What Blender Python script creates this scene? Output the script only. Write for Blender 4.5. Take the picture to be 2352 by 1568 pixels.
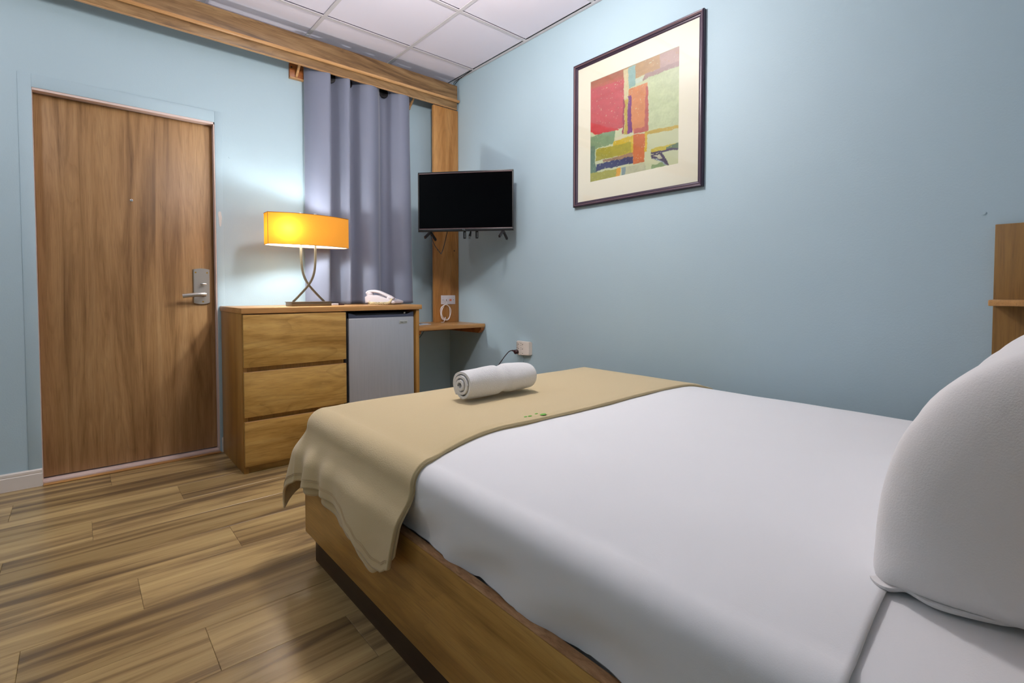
import bpy, bmesh, math, random
import numpy as np
from mathutils import Vector, Matrix

# ------------------------------------------------------------------ scene, camera, light
scene = bpy.context.scene
for o in list(bpy.data.objects):
    bpy.data.objects.remove(o, do_unlink=True)
COL = scene.collection
random.seed(7)

cam_data = bpy.data.cameras.new('camera')
cam_data.sensor_width = 36.0
cam_data.lens = 17.47
cam_data.shift_y = -0.0343
cam_data.clip_start = 0.02
cam = bpy.data.objects.new('camera', cam_data)
COL.objects.link(cam)
CAM_LOC = Vector((-2.3871, -3.5423, 1.0106))
_yaw, _pit, _rol = 0.7171, 0.0307, -0.0005
_F = Vector((math.sin(_yaw) * math.cos(_pit), math.cos(_yaw) * math.cos(_pit), -math.sin(_pit)))
_R = Vector((math.cos(_yaw), -math.sin(_yaw), 0))
_U = _R.cross(_F)
_m = Matrix((_R, _U, -_F)).transposed().to_4x4()
_m.translation = CAM_LOC
cam.matrix_world = _m
scene.camera = cam

world = bpy.data.worlds.new('world')
scene.world = world
world.use_nodes = True
world.node_tree.nodes['Background'].inputs[0].default_value = (0.5, 0.55, 0.65, 1)
world.node_tree.nodes['Background'].inputs[1].default_value = 0.3

scene.view_settings.view_transform = 'Standard'
scene.view_settings.look = 'None'
scene.view_settings.exposure = 0.0
scene.view_settings.gamma = 1.0
scene.view_settings.use_curve_mapping = False

LIGHT_POS = Vector((-1.15, -1.82, 2.43))     # hanging globe of the ceiling lamp over the bed
FILL_POS = Vector((-3.25, -1.05, 2.43))      # added fill globe over the entry side, no lamp known there
FILL_STRENGTH = 38.0
GLOBE_R = 0.105
GLOBE_STRENGTH = 138.0
GLOBE_COLOR = (1.0, 0.95, 0.93)
BULB_POS = Vector((-1.422, -0.374, 1.385))    # lit bulb of the table lamp
BULB_POWER = 18.0
BULB_COLOR = (0.93, 0.97, 1.0)

# ------------------------------------------------------------------ helpers
def srgb(r, g, b):
    def f(c):
        c = c / 255.0
        return c / 12.92 if c <= 0.04045 else ((c + 0.055) / 1.055) ** 2.4
    return (f(r), f(g), f(b))

class NT:
    def __init__(self, name):
        self.m = bpy.data.materials.new(name)
        self.m.use_nodes = True
        self.t = self.m.node_tree
        self.b = self.t.nodes['Principled BSDF']
        self.out = self.t.nodes['Material Output']
    def n(self, typ, **kw):
        nd = self.t.nodes.new(typ)
        for k, v in kw.items():
            setattr(nd, k, v)
        return nd
    def l(self, a, b):
        self.t.links.new(a, b)
    def coord(self, kind='Object', scale=(1, 1, 1), rand=0.0, rot=(0, 0, 0)):
        tc = self.n('ShaderNodeTexCoord')
        src = tc.outputs[kind]
        if rand:
            oi = self.n('ShaderNodeObjectInfo')
            mul = self.n('ShaderNodeVectorMath', operation='MULTIPLY_ADD')
            comb = self.n('ShaderNodeCombineXYZ')
            for i in range(3):
                mm = self.n('ShaderNodeMath', operation='MULTIPLY')
                mm.inputs[1].default_value = rand * (1.0 + 0.71 * i)
                self.l(oi.outputs['Random'], mm.inputs[0])
                self.l(mm.outputs[0], comb.inputs[i])
            add = self.n('ShaderNodeVectorMath', operation='ADD')
            self.l(src, add.inputs[0]); self.l(comb.outputs[0], add.inputs[1])
            src = add.outputs[0]
        mp = self.n('ShaderNodeMapping')
        mp.inputs['Scale'].default_value = scale
        mp.inputs['Rotation'].default_value = rot
        self.l(src, mp.inputs[0])
        return mp.outputs[0]
    def noise(self, vec, scale, detail=4, rough=0.5, dist=0.0):
        nd = self.n('ShaderNodeTexNoise')
        nd.inputs['Scale'].default_value = scale
        nd.inputs['Detail'].default_value = detail
        nd.inputs['Roughness'].default_value = rough
        nd.inputs['Distortion'].default_value = dist
        self.l(vec, nd.inputs['Vector'])
        return nd.outputs['Fac']
    def ramp(self, fac, stops):
        r = self.n('ShaderNodeValToRGB')
        els = r.color_ramp.elements
        while len(els) < len(stops):
            els.new(0.5)
        for e, (p, c) in zip(els, stops):
            e.position = p
            e.color = (*c, 1)
        self.l(fac, r.inputs[0])
        return r.outputs[0]
    def mix(self, fac, a, b, typ='MIX'):
        m = self.n('ShaderNodeMix', data_type='RGBA', blend_type=typ)
        if hasattr(fac, 'is_linked'):
            self.l(fac, m.inputs[0])
        else:
            m.inputs[0].default_value = fac
        for s, v in ((6, a), (7, b)):
            if hasattr(v, 'is_linked'):
                self.l(v, m.inputs[s])
            else:
                m.inputs[s].default_value = (*v, 1)
        return m.outputs[2]
    def bump(self, height, strength=0.2, dist=0.01):
        b = self.n('ShaderNodeBump')
        b.inputs['Strength'].default_value = strength
        b.inputs['Distance'].default_value = dist
        self.l(height, b.inputs['Height'])
        self.l(b.outputs[0], self.b.inputs['Normal'])
    def set(self, **kw):
        for k, v in kw.items():
            k = k.replace('_', ' ')
            s = self.b.inputs[k]
            if hasattr(v, 'is_linked'):
                self.l(v, s)
            elif isinstance(v, tuple) and len(v) == 3:
                s.default_value = (*v, 1)
            else:
                s.default_value = v
        return self

def plain(name, col, rough=0.5, metal=0.0, spec=0.5, bump=0, bscale=200, bdist=0.002, var=0.0):
    t = NT(name)
    t.set(Base_Color=col, Roughness=rough, Metallic=metal)
    t.b.inputs['Specular IOR Level'].default_value = spec
    if bump or var:
        v = t.coord('Object')
        if bump:
            t.bump(t.noise(v, bscale, 3), bump, bdist)
        if var:
            f = t.noise(v, 6.0, 4)
            t.set(Base_Color=t.mix(f, tuple(c * (1 - var) for c in col), tuple(min(1, c * (1 + var)) for c in col)))
    return t.m

def wood(name, dark, mid, light, axis='X', rough=0.42, band=5.0, fine=60.0, swirl=0.0, rand=3.0, spec=0.4,
         stops=(0.3, 0.5, 0.7), bump=0.04, stretch=0.09, coat=0.0, ringmix=0.4, finemix=0.35):
    """plain-sawn timber: broad bands, cathedral rings and fine pores along one axis"""
    t = NT(name)
    s = [1.0, 1.0, 1.0]
    s['XYZ'.index(axis)] = stretch
    v = t.coord('Object', tuple(s), rand)
    n1 = t.noise(v, band, 5, 0.55, 0.8 + swirl)
    n2 = t.noise(v, fine, 6, 0.65, 0.2)
    s2 = [1.0, 1.0, 1.0]
    s2['XYZ'.index(axis)] = stretch * 0.35
    v3 = t.coord('Object', tuple(s2), rand)
    n3 = t.noise(v3, fine * 4.0, 2, 0.5)
    base = t.ramp(n1, [(stops[0], dark), (stops[1], mid), (stops[2], light)])
    # rings: iso-lines of a smooth stretched noise
    nr = t.noise(v, band * 0.55, 1.5, 0.4, swirl * 0.6)
    mm = t.n('ShaderNodeMath', operation='MULTIPLY'); mm.inputs[1].default_value = 26.0
    t.l(nr, mm.inputs[0])
    fr = t.n('ShaderNodeMath', operation='FRACT'); t.l(mm.outputs[0], fr.inputs[0])
    ring = t.ramp(fr.outputs[0], [(0.0, (0.62, 0.58, 0.52)), (0.35, (1, 1, 1)), (1.0, (0.86, 0.84, 0.8))])
    c1 = t.mix(ringmix, base, ring, 'MULTIPLY')
    fine_c = t.ramp(n2, [(0.3, (0.55, 0.5, 0.45)), (0.6, (1, 1, 1))])
    c2 = t.mix(finemix, c1, fine_c, 'MULTIPLY')
    pore = t.ramp(n3, [(0.36, (0.5, 0.45, 0.4)), (0.46, (1, 1, 1))])
    c3 = t.mix(0.3, c2, pore, 'MULTIPLY')
    t.set(Base_Color=c3, Roughness=rough)
    t.b.inputs['Specular IOR Level'].default_value = spec
    t.b.inputs['Coat Weight'].default_value = coat
    t.b.inputs['Coat Roughness'].default_value = 0.25
    if bump:
        t.bump(n2, bump, 0.002)
    return t.m

def sharpen(bm, ang=0.6):
    bm.normal_update()
    for e in bm.edges:
        e.smooth = not (len(e.link_faces) == 2 and e.calc_face_angle(0) > ang)
    for f in bm.faces:
        f.smooth = True

def world_loc(o):
    v = Vector((0, 0, 0))
    while o is not None:
        v += o.location
        o = o.parent
    return v

def tag(o, label=None, cat=None, group=None, kind=None):
    if label: o['label'] = label
    if cat: o['category'] = cat
    if group: o['group'] = group
    if kind: o['kind'] = kind
    return o

def thing(name, label, cat, loc, group=None, kind=None):
    o = bpy.data.objects.new(name, None)
    o.empty_display_size = 0.05
    o.location = loc
    COL.objects.link(o)
    return tag(o, label, cat, group, kind)

def obj(name, bm, mat, parent=None, origin=None, smooth=True, label=None, mods=None):
    """link a bmesh given in world coordinates as one object"""
    if smooth:
        sharpen(bm)
    bmesh.ops.recalc_face_normals(bm, faces=bm.faces[:])
    if parent is not None:
        bmesh.ops.translate(bm, verts=bm.verts[:], vec=-world_loc(parent))
    elif origin is not None:
        bmesh.ops.translate(bm, verts=bm.verts[:], vec=-Vector(origin))
    me = bpy.data.meshes.new(name)
    bm.to_mesh(me)
    bm.free()
    o = bpy.data.objects.new(name, me)
    if parent is not None:
        o.parent = parent
    elif origin is not None:
        o.location = origin
    COL.objects.link(o)
    for m in (mat if isinstance(mat, (list, tuple)) else [mat]):
        me.materials.append(m)
    if label:
        o['label'] = label
    return o

def box(bm, x0, x1, y0, y1, z0, z1, bev=0.0, seg=2, M=None):
    if x1 < x0: x0, x1 = x1, x0
    if y1 < y0: y0, y1 = y1, y0
    if z1 < z0: z0, z1 = z1, z0
    vs = [bm.verts.new((x, y, z)) for x in (x0, x1) for y in (y0, y1) for z in (z0, z1)]
    idx = ((0, 1, 3, 2), (4, 6, 7, 5), (0, 4, 5, 1), (2, 3, 7, 6), (0, 2, 6, 4), (1, 5, 7, 3))
    fs = [bm.faces.new([vs[i] for i in f]) for f in idx]
    if bev > 0:
        es = list({e for f in fs for e in f.edges})
        r = bmesh.ops.bevel(bm, geom=es, offset=bev, segments=seg, affect='EDGES', profile=0.5)
        vs = list({v for f in r['faces'] for v in f.verts} | {v for v in vs if v.is_valid})
    if M is not None:
        bmesh.ops.transform(bm, matrix=M, verts=vs)
    return vs

def BX(*a, **k):
    bm = bmesh.new()
    box(bm, *a, **k)
    return bm

def prism(bm, pts, h0, h1, M=None, bev=0.0):
    """extrude a 2-D outline (x, y) from z=h0 to h1"""
    b = [bm.verts.new((x, y, h0)) for x, y in pts]
    t = [bm.verts.new((x, y, h1)) for x, y in pts]
    n = len(pts)
    fs = [bm.faces.new(b[::-1]), bm.faces.new(t)]
    for i in range(n):
        fs.append(bm.faces.new((b[i], b[(i + 1) % n], t[(i + 1) % n], t[i])))
    vs = b + t
    if bev:
        es = list({e for f in fs[:2] for e in f.edges})
        r = bmesh.ops.bevel(bm, geom=es, offset=bev, segments=2, affect='EDGES')
        vs = list({v for f in r['faces'] for v in f.verts} | {v for v in vs if v.is_valid})
    if M is not None:
        bmesh.ops.transform(bm, matrix=M, verts=vs)
    return vs

def catmull(pts, n=8, closed=False):
    P = [Vector(p) for p in pts]
    out = []
    N = len(P)
    rng = range(N) if closed else range(N - 1)
    for i in rng:
        if closed:
            p0, p1, p2, p3 = P[(i - 1) % N], P[i], P[(i + 1) % N], P[(i + 2) % N]
        else:
            p0, p1, p2, p3 = P[max(i - 1, 0)], P[i], P[i + 1], P[min(i + 2, N - 1)]
        for k in range(n):
            t = k / n
            out.append(0.5 * ((2 * p1) + (-p0 + p2) * t + (2 * p0 - 5 * p1 + 4 * p2 - p3) * t * t + (-p0 + 3 * p1 - 3 * p2 + p3) * t ** 3))
    if not closed:
        out.append(P[-1])
    return out

def tube(bm, pts, r, seg=8, closed=False, sect=None):
    """sweep a circle (or a 2-D section) along a 3-D polyline"""
    P = [Vector(p) for p in pts]
    n = len(P)
    rings = []
    up = None
    for i in range(n):
        a = P[(i - 1) % n] if (closed or i > 0) else P[i]
        b = P[(i + 1) % n] if (closed or i < n - 1) else P[i]
        t = (b - a).normalized()
        if up is None:
            up = Vector((0, 0, 1)) if abs(t.z) < 0.9 else Vector((0, 1, 0))
        s = t.cross(up)
        if s.length < 1e-6:
            s = t.orthogonal()
        s.normalize()
        up = s.cross(t).normalized()
        rr = r[i] if isinstance(r, (list, tuple)) else r
        if sect is None:
            ring = [bm.verts.new(P[i] + (s * math.cos(2 * math.pi * k / seg) + up * math.sin(2 * math.pi * k / seg)) * rr) for k in range(seg)]
        else:
            ring = [bm.verts.new(P[i] + s * x + up * y) for x, y in sect]
        rings.append(ring)
    m = len(rings[0])
    for i in range(n if closed else n - 1):
        A, B = rings[i], rings[(i + 1) % n]
        for k in range(m):
            bm.faces.new((A[k], A[(k + 1) % m], B[(k + 1) % m], B[k]))
    if not closed:
        bm.faces.new(rings[0][::-1])
        bm.faces.new(rings[-1])

def TUBE(*a, **k):
    bm = bmesh.new()
    tube(bm, *a, **k)
    return bm

def cyl(bm, p0, p1, r0, r1=None, seg=20):
    p0, p1 = Vector(p0), Vector(p1)
    r1 = r0 if r1 is None else r1
    tube(bm, [p0, p1], [r0, r1], seg)

def lathe(bm, prof, M=None, seg=24):
    """revolve (radius, height) pairs round z"""
    rings = []
    for r, z in prof:
        rings.append([bm.verts.new((r * math.cos(2 * math.pi * k / seg), r * math.sin(2 * math.pi * k / seg), z)) for k in range(seg)])
    for a, b in zip(rings[:-1], rings[1:]):
        for k in range(seg):
            bm.faces.new((a[k], a[(k + 1) % seg], b[(k + 1) % seg], b[k]))
    bm.faces.new(rings[0][::-1]); bm.faces.new(rings[-1])
    if M is not None:
        bmesh.ops.transform(bm, matrix=M, verts=[v for r in rings for v in r])

def grid_surface(bm, fn, nu, nv):
    V = [[bm.verts.new(fn(i / nu, j / nv)) for j in range(nv + 1)] for i in range(nu + 1)]
    for i in range(nu):
        for j in range(nv):
            bm.faces.new((V[i][j], V[i + 1][j], V[i + 1][j + 1], V[i][j + 1]))
    return V

def solidify(o, th, off=-1):
    m = o.modifiers.new('thickness', 'SOLIDIFY')
    m.thickness = th
    m.offset = off
    return m

def subsurf(o, lv=1):
    m = o.modifiers.new('smooth', 'SUBSURF')
    m.levels = lv; m.render_levels = lv
    return m

def text_mesh(name, body, size, M, mat, parent, depth=0.0004):
    cu = bpy.data.curves.new(name, 'FONT')
    cu.body = body
    cu.size = size
    cu.align_x = 'CENTER'; cu.align_y = 'CENTER'
    cu.extrude = depth
    tmp = bpy.data.objects.new(name + '_tmp', cu)
    COL.objects.link(tmp)
    dg = bpy.context.evaluated_depsgraph_get()
    me = bpy.data.meshes.new_from_object(tmp.evaluated_get(dg))
    bpy.data.objects.remove(tmp, do_unlink=True)
    bpy.data.curves.remove(cu)
    me.transform(M)
    me.transform(Matrix.Translation(-world_loc(parent)))
    me.materials.clear()
    me.materials.append(mat)
    o = bpy.data.objects.new(name, me)
    o.parent = parent
    COL.objects.link(o)
    return o

def vnoise(x, y, seed=0):
    """smooth value noise in numpy"""
    xi, yi = np.floor(x).astype(int), np.floor(y).astype(int)
    xf, yf = x - xi, y - yi
    def h(a, b):
        n = (a * 374761393 + b * 668265263 + seed * 974711) & 0x7fffffff
        n = ((n ^ (n >> 13)) * 1274126177) & 0x7fffffff
        return (n ^ (n >> 16)) % 10007 / 10007.0
    u, v = xf * xf * (3 - 2 * xf), yf * yf * (3 - 2 * yf)
    return (h(xi, yi) * (1 - u) + h(xi + 1, yi) * u) * (1 - v) + (h(xi, yi + 1) * (1 - u) + h(xi + 1, yi + 1) * u) * v

def vn(x, y, seed=0):
    return float(vnoise(np.array([x]), np.array([y]), seed)[0])

def sstep(a, b, x):
    t = min(1.0, max(0.0, (x - a) / (b - a)))
    return t * t * (3 - 2 * t)

# ------------------------------------------------------------------ materials
def wall_paint():
    t = NT('blue_wall_paint')
    v = t.coord('Object')
    f = t.noise(v, 1.3, 3)
    t.set(Base_Color=t.mix(f, srgb(168, 191, 202), srgb(176, 199, 209)), Roughness=0.6)
    t.b.inputs['Specular IOR Level'].default_value = 0.4
    t.bump(t.noise(v, 130.0, 3, 0.6), 0.22, 0.002)
    return t.m

M = {}
M['wall'] = wall_paint()
M['tile'] = plain('ceiling_tile_white', srgb(238, 232, 244), 0.85, spec=0.2, bump=0.15, bscale=260, bdist=0.001)
M['gridbar'] = plain('ceiling_grid_enamel', srgb(214, 209, 212), 0.5)
M['trimwhite'] = plain('cream_trim_paint', srgb(222, 214, 205), 0.4, bump=0.03, bscale=60)
M['jamb'] = plain('pinkish_jamb_paint', srgb(218, 196, 188), 0.45)
M['plaster'] = plain('bare_plaster', srgb(216, 218, 218), 0.9, bump=0.25, bscale=140, var=0.25)
M['nickel'] = plain('brushed_nickel', srgb(190, 186, 180), 0.34, 0.9, bump=0.02, bscale=500)
M['chrome'] = plain('bright_steel', srgb(215, 214, 212), 0.2, 1.0)
M['brass'] = plain('brass_screw', srgb(190, 150, 70), 0.35, 0.9)
M['bronze'] = plain('bronze_lamp_metal', srgb(122, 108, 88), 0.38, 0.75, bump=0.02, bscale=400)
M['black'] = plain('black_plastic', srgb(16, 16, 18), 0.35)
M['blackmetal'] = plain('black_metal', srgb(30, 27, 30), 0.45, 0.3)
M['dark'] = plain('dark_interior', srgb(26, 20, 17), 0.8)
M['screen'] = plain('dark_glass_screen', srgb(2, 2, 3), 0.10, spec=0.09)
M['whiteplastic'] = plain('white_plastic', srgb(206, 197, 200), 0.4)
M['ivory'] = plain('ivory_plastic', srgb(206, 190, 150), 0.45)
M['beigeplastic'] = plain('beige_wall_plate', srgb(224, 214, 204), 0.4)
M['slot'] = plain('dark_slot', srgb(50, 38, 34), 0.7)
M['brownplastic'] = plain('dark_brown_plug', srgb(58, 30, 34), 0.4)
M['key'] = plain('pale_grey_key', srgb(150, 150, 168), 0.4)
M['whitecable'] = plain('white_cable', srgb(226, 216, 212), 0.45)
M['red'] = plain('orange_jack', srgb(205, 105, 70), 0.45)
M['paper'] = plain('printed_leaflet', srgb(190, 205, 220), 0.55)
M['paperdark'] = plain('dark_print', srgb(28, 30, 36), 0.5)
M['badge'] = plain('silver_badge', srgb(190, 192, 188), 0.35, 0.3)
M['print_ink'] = plain('dark_ink', srgb(40, 48, 46), 0.5)

M['door'] = wood('walnut_door_laminate', srgb(122, 90, 54), srgb(166, 128, 84), srgb(182, 146, 102), 'Z', 0.42, band=14, fine=90, swirl=0.3, stretch=0.06, ringmix=0.3, rand=0)
M['oak'] = wood('honey_oak', srgb(150, 104, 46), srgb(180, 134, 68), srgb(196, 152, 88), 'Z', 0.36, band=5, fine=70, stretch=0.08, rand=2)
M['oaktop'] = wood('honey_oak_top', srgb(172, 122, 66), srgb(196, 146, 88), srgb(208, 162, 104), 'X', 0.33, band=5, fine=70, stretch=0.08, rand=2)
M['drawer'] = wood('golden_figured_wood', srgb(158, 116, 52), srgb(198, 156, 84), srgb(212, 174, 104), 'X', 0.36, band=4.5, fine=60, swirl=1.3, stretch=0.17, rand=5, ringmix=0.6)
M['valance'] = wood('brown_beam_wood', srgb(98, 72, 46), srgb(146, 113, 75), srgb(166, 133, 92), 'X', 0.42, band=9, fine=60, swirl=0.9, stretch=0.12, rand=3, ringmix=0.6, finemix=0.5, stops=(0.38, 0.5, 0.62))
M['valance_edge'] = wood('pale_beam_edge', srgb(184, 134, 84), srgb(206, 158, 106), srgb(216, 172, 122), 'X', 0.4, band=9, fine=60, stretch=0.1, rand=3, ringmix=0.2)
M['post'] = wood('orange_oak_board', srgb(156, 102, 46), srgb(186, 132, 72), srgb(200, 150, 90), 'Z', 0.42, band=6, fine=70, swirl=0.9, stretch=0.12, rand=2, ringmix=0.35)
M['bedwood'] = wood('bed_rail_wood', srgb(152, 110, 50), srgb(188, 144, 74), srgb(202, 160, 90), 'Y', 0.36, band=7, fine=60, swirl=1.0, stretch=0.1, rand=2, ringmix=0.35)
M['bedend'] = wood('bed_rail_top_grain', srgb(140, 98, 60), srgb(176, 132, 90), srgb(196, 156, 112), 'Y', 0.5, band=60, fine=160, stretch=0.3, rand=2, ringmix=0.15, bump=0.15)
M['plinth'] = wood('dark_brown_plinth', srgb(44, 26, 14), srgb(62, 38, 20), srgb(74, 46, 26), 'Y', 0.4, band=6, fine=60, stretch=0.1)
M['panelwood'] = wood('dark_olive_panel_wood', srgb(112, 80, 34), srgb(138, 102, 48), srgb(152, 116, 60), 'Z', 0.42, band=6, fine=70, stretch=0.08)
M['greenmark'] = plain('green_stain', srgb(120, 185, 80), 0.9)
M['redwood'] = wood('reddish_bracket_wood', srgb(140, 74, 30), srgb(176, 104, 48), srgb(196, 128, 66), 'X', 0.4, band=6, fine=70, stretch=0.12)

def floor_mat():
    t = NT('vinyl_plank')
    v = t.coord('Object', (0.07, 1, 1), 9.0)
    n1 = t.noise(v, 15.0, 5, 0.55, 0.7)
    v2 = t.coord('Object', (0.03, 1, 1), 9.0)
    n2 = t.noise(v2, 130.0, 4, 0.6)
    v4 = t.coord('Object', (0.05, 1, 1), 5.0)
    n4 = t.noise(v4, 3.2, 2, 0.5, 0.3)
    base = t.ramp(n1, [(0.34, srgb(122, 102, 74)), (0.44, srgb(158, 132, 92)), (0.53, srgb(188, 160, 110)), (0.66, srgb(202, 175, 122))])
    wide = t.ramp(n4, [(0.36, (0.62, 0.6, 0.58)), (0.56, (1, 1, 1))])
    c = t.mix(0.8, base, wide, 'MULTIPLY')
    fine = t.ramp(n2, [(0.3, (0.62, 0.58, 0.54)), (0.55, (1, 1, 1))])
    c = t.mix(0.35, c, fine, 'MULTIPLY')
    t.set(Base_Color=c, Roughness=0.27)
    t.b.inputs['Specular IOR Level'].default_value = 0.5
    t.bump(n2, 0.05, 0.001)
    return t.m
M['floor'] = floor_mat()
M['subfloor'] = plain('dark_subfloor', srgb(52, 40, 28), 0.9)  # dark sub-floor colour that shows in the plank joints

def cloth(name, col, bscale, bstr, rough=0.9, sheen=0.2, bdist=0.002, wr=0.0):
    t = NT(name)
    t.set(Base_Color=col, Roughness=rough)
    t.b.inputs['Specular IOR Level'].default_value = 0.15
    t.b.inputs['Sheen Weight'].default_value = sheen
    t.b.inputs['Sheen Roughness'].default_value = 0.5
    v = t.coord('Object')
    h = t.noise(v, bscale, 3, 0.6)
    if wr:
        h2 = t.noise(v, 7.0, 3, 0.5, 0.6)
        m = t.n('ShaderNodeMath', operation='MULTIPLY_ADD')
        m.inputs[1].default_value = wr
        t.l(h2, m.inputs[0]); t.l(h, m.inputs[2])
        h = m.outputs[0]
    t.bump(h, bstr, bdist)
    return t.m
M['sheet'] = cloth('white_cotton_sheet', srgb(235, 236, 238), 500, 0.07, 0.85, 0.1, 0.003, wr=3.0)
M['pillowcase'] = cloth('white_pillowcase', srgb(232, 230, 229), 420, 0.16, 0.85, 0.1, 0.004, wr=5.0)
M['blanket'] = cloth('beige_fleece', srgb(208, 188, 144), 260, 0.35, 0.95, 0.35, 0.003)
M['towel'] = cloth('white_terry', srgb(243, 243, 243), 330, 0.9, 0.95, 0.3, 0.004)
M['hem'] = cloth('beige_hem', srgb(200, 172, 130), 300, 0.25, 0.95, 0.3)

def curtain_mat():
    t = NT('grey_blue_curtain')
    t.set(Base_Color=srgb(120, 125, 143), Roughness=0.62)
    t.b.inputs['Specular IOR Level'].default_value = 0.3
    t.b.inputs['Sheen Weight'].default_value = 0.35
    t.b.inputs['Sheen Roughness'].default_value = 0.4
    v = t.coord('Object', (1, 1, 0.25))
    t.bump(t.noise(v, 500.0, 2), 0.05, 0.001)
    return t.m
M['curtain'] = curtain_mat()

def steel_mat():
    t = NT('brushed_steel_door')
    v = t.coord('Object', (1, 1, 0.015))
    n = t.noise(v, 260.0, 3, 0.6)
    t.set(Base_Color=t.mix(n, srgb(168, 171, 178), srgb(190, 193, 199)), Roughness=0.4, Metallic=0.35)
    t.bump(n, 0.03, 0.001)
    return t.m
M['steel'] = steel_mat()

def shade_mat():
    """amber woven outside, white lining inside"""
    t = NT('amber_lampshade_fabric')
    t.t.nodes.remove(t.b)
    v = t.coord('Object')
    f = t.noise(v, 300.0, 2)
    col = t.mix(f, srgb(226, 158, 62), srgb(236, 168, 72))
    thru = t.mix(f, srgb(196, 116, 22), srgb(206, 124, 28))
    ge = t.n('ShaderNodeNewGeometry')
    dc = t.mix(ge.outputs['Backfacing'], col, srgb(240, 236, 226))
    d = t.n('ShaderNodeBsdfDiffuse')
    tr = t.n('ShaderNodeBsdfTranslucent')
    t.l(dc, d.inputs[0]); t.l(thru, tr.inputs[0])
    m = t.n('ShaderNodeMixShader'); m.inputs[0].default_value = 0.098
    t.l(d.outputs[0], m.inputs[1]); t.l(tr.outputs[0], m.inputs[2])
    t.l(m.outputs[0], t.out.inputs[0])
    return t.m
M['shade'] = shade_mat()
M['shadeline'] = plain('shade_trim', srgb(150, 104, 60), 0.7)
M['shadeliner'] = plain('white_shade_liner', srgb(245, 240, 232), 0.9)

def emitter(name, col, strength):
    t = NT(name)
    t.t.nodes.remove(t.b)
    e = t.n('ShaderNodeEmission')
    e.inputs[0].default_value = (*col, 1); e.inputs[1].default_value = strength
    t.l(e.outputs[0], t.out.inputs[0])
    return t.m
M['globe'] = emitter('lit_opal_globe', GLOBE_COLOR, GLOBE_STRENGTH)
M['fill_globe'] = emitter('fill_globe_glow', GLOBE_COLOR, FILL_STRENGTH)

M['frame'] = plain('dark_purple_lacquer', srgb(58, 44, 60), 0.28, 0.2)
M['frame_line'] = plain('frame_bright_bead', srgb(150, 120, 120), 0.3, 0.4)
M['mat_board'] = plain('cream_mat_board', srgb(218, 216, 196), 0.8)
def glass_mat():
    t = NT('picture_glass')
    t.t.nodes.remove(t.b)
    tr = t.n('ShaderNodeBsdfTransparent')
    g = t.n('ShaderNodeBsdfGlossy'); g.inputs['Roughness'].default_value = 0.05
    m = t.n('ShaderNodeMixShader'); m.inputs[0].default_value = 0.06
    t.l(tr.outputs[0], m.inputs[1]); t.l(g.outputs[0], m.inputs[2])
    t.l(m.outputs[0], t.out.inputs[0])
    return t.m
M['glass'] = glass_mat()
def art_mat():
    t = NT('abstract_print')
    a = t.n('ShaderNodeVertexColor'); a.layer_name = 'paint'
    t.set(Base_Color=a.outputs['Color'], Roughness=0.6)
    return t.m
M['art'] = art_mat()

# ------------------------------------------------------------------ the room
XL, YN, ZC = -4.2, -4.4, 2.743
DX0, DX1, DH = -2.5475, -1.7348, 2.05
XZ = Matrix(((1, 0, 0, 0), (0, 0, 1, 0), (0, 1, 0, 0), (0, 0, 0, 1)))    # outline (x, z) extruded along y

# floor: sub-floor plus single planks
floor = obj('floor', BX(XL - .1, .1, YN - .1, .16, -0.1, -0.008), M['subfloor'], origin=(0, 0, 0))
tag(floor, 'brown wood-look plank floor with dark streaks', kind='structure')
PW, PL, GAP = 0.2265, 1.22, 0.0007
JOINT = {0: -2.277, 1: -1.42, 2: -2.021, 3: -2.363, 4: -2.62, 5: -1.918, 6: -2.25, 7: -2.531, 8: -2.12, 9: -1.78, 10: -2.44}
plank_cache = {}
def plank_mesh(L, W):
    k = (round(L, 4), round(W, 4))
    if k not in plank_cache:
        bm = bmesh.new()
        h = 0.008
        vs = [bm.verts.new((x, y, -h)) for x, y in ((0, 0), (L, 0), (L, W), (0, W))]
        b = 0.0009
        v1 = [bm.verts.new((x, y, -b)) for x, y in ((0, 0), (L, 0), (L, W), (0, W))]
        v2 = [bm.verts.new((x, y, 0)) for x, y in ((b, b), (L - b, b), (L - b, W - b), (b, W - b))]
        bm.faces.new(vs[::-1]); bm.faces.new(v2)
        for a, c in ((vs, v1), (v1, v2)):
            for i in range(4):
                bm.faces.new((a[i], a[(i + 1) % 4], c[(i + 1) % 4], c[i]))
        me = bpy.data.meshes.new('plank'); bm.to_mesh(me); bm.free()
        me.materials.append(M['floor'])
        plank_cache[k] = me
    return plank_cache[k]
rnd = random.Random(3)
row, y1 = 0, -0.02
rows = [(0.0, -0.02, -1.1)]
while y1 > YN:
    y0 = max(y1 - PW, YN)
    rows.append((y1, y0, JOINT.get(row, XL + rnd.random() * PL)))
    y1 = y0; row += 1
for ya, yb, j in rows:
    x = j
    while x > XL:
        x -= PL
    while x < 0:
        a, b = max(x, XL), min(x + PL, 0)
        if b - a > 0.02 and ya - yb > 0.005:
            o = bpy.data.objects.new('plank', plank_mesh(b - a - GAP, ya - yb - GAP))
            o.location = (a + GAP / 2, yb + GAP / 2, 0)
            o.parent = floor
            COL.objects.link(o)
        x += PL

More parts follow.
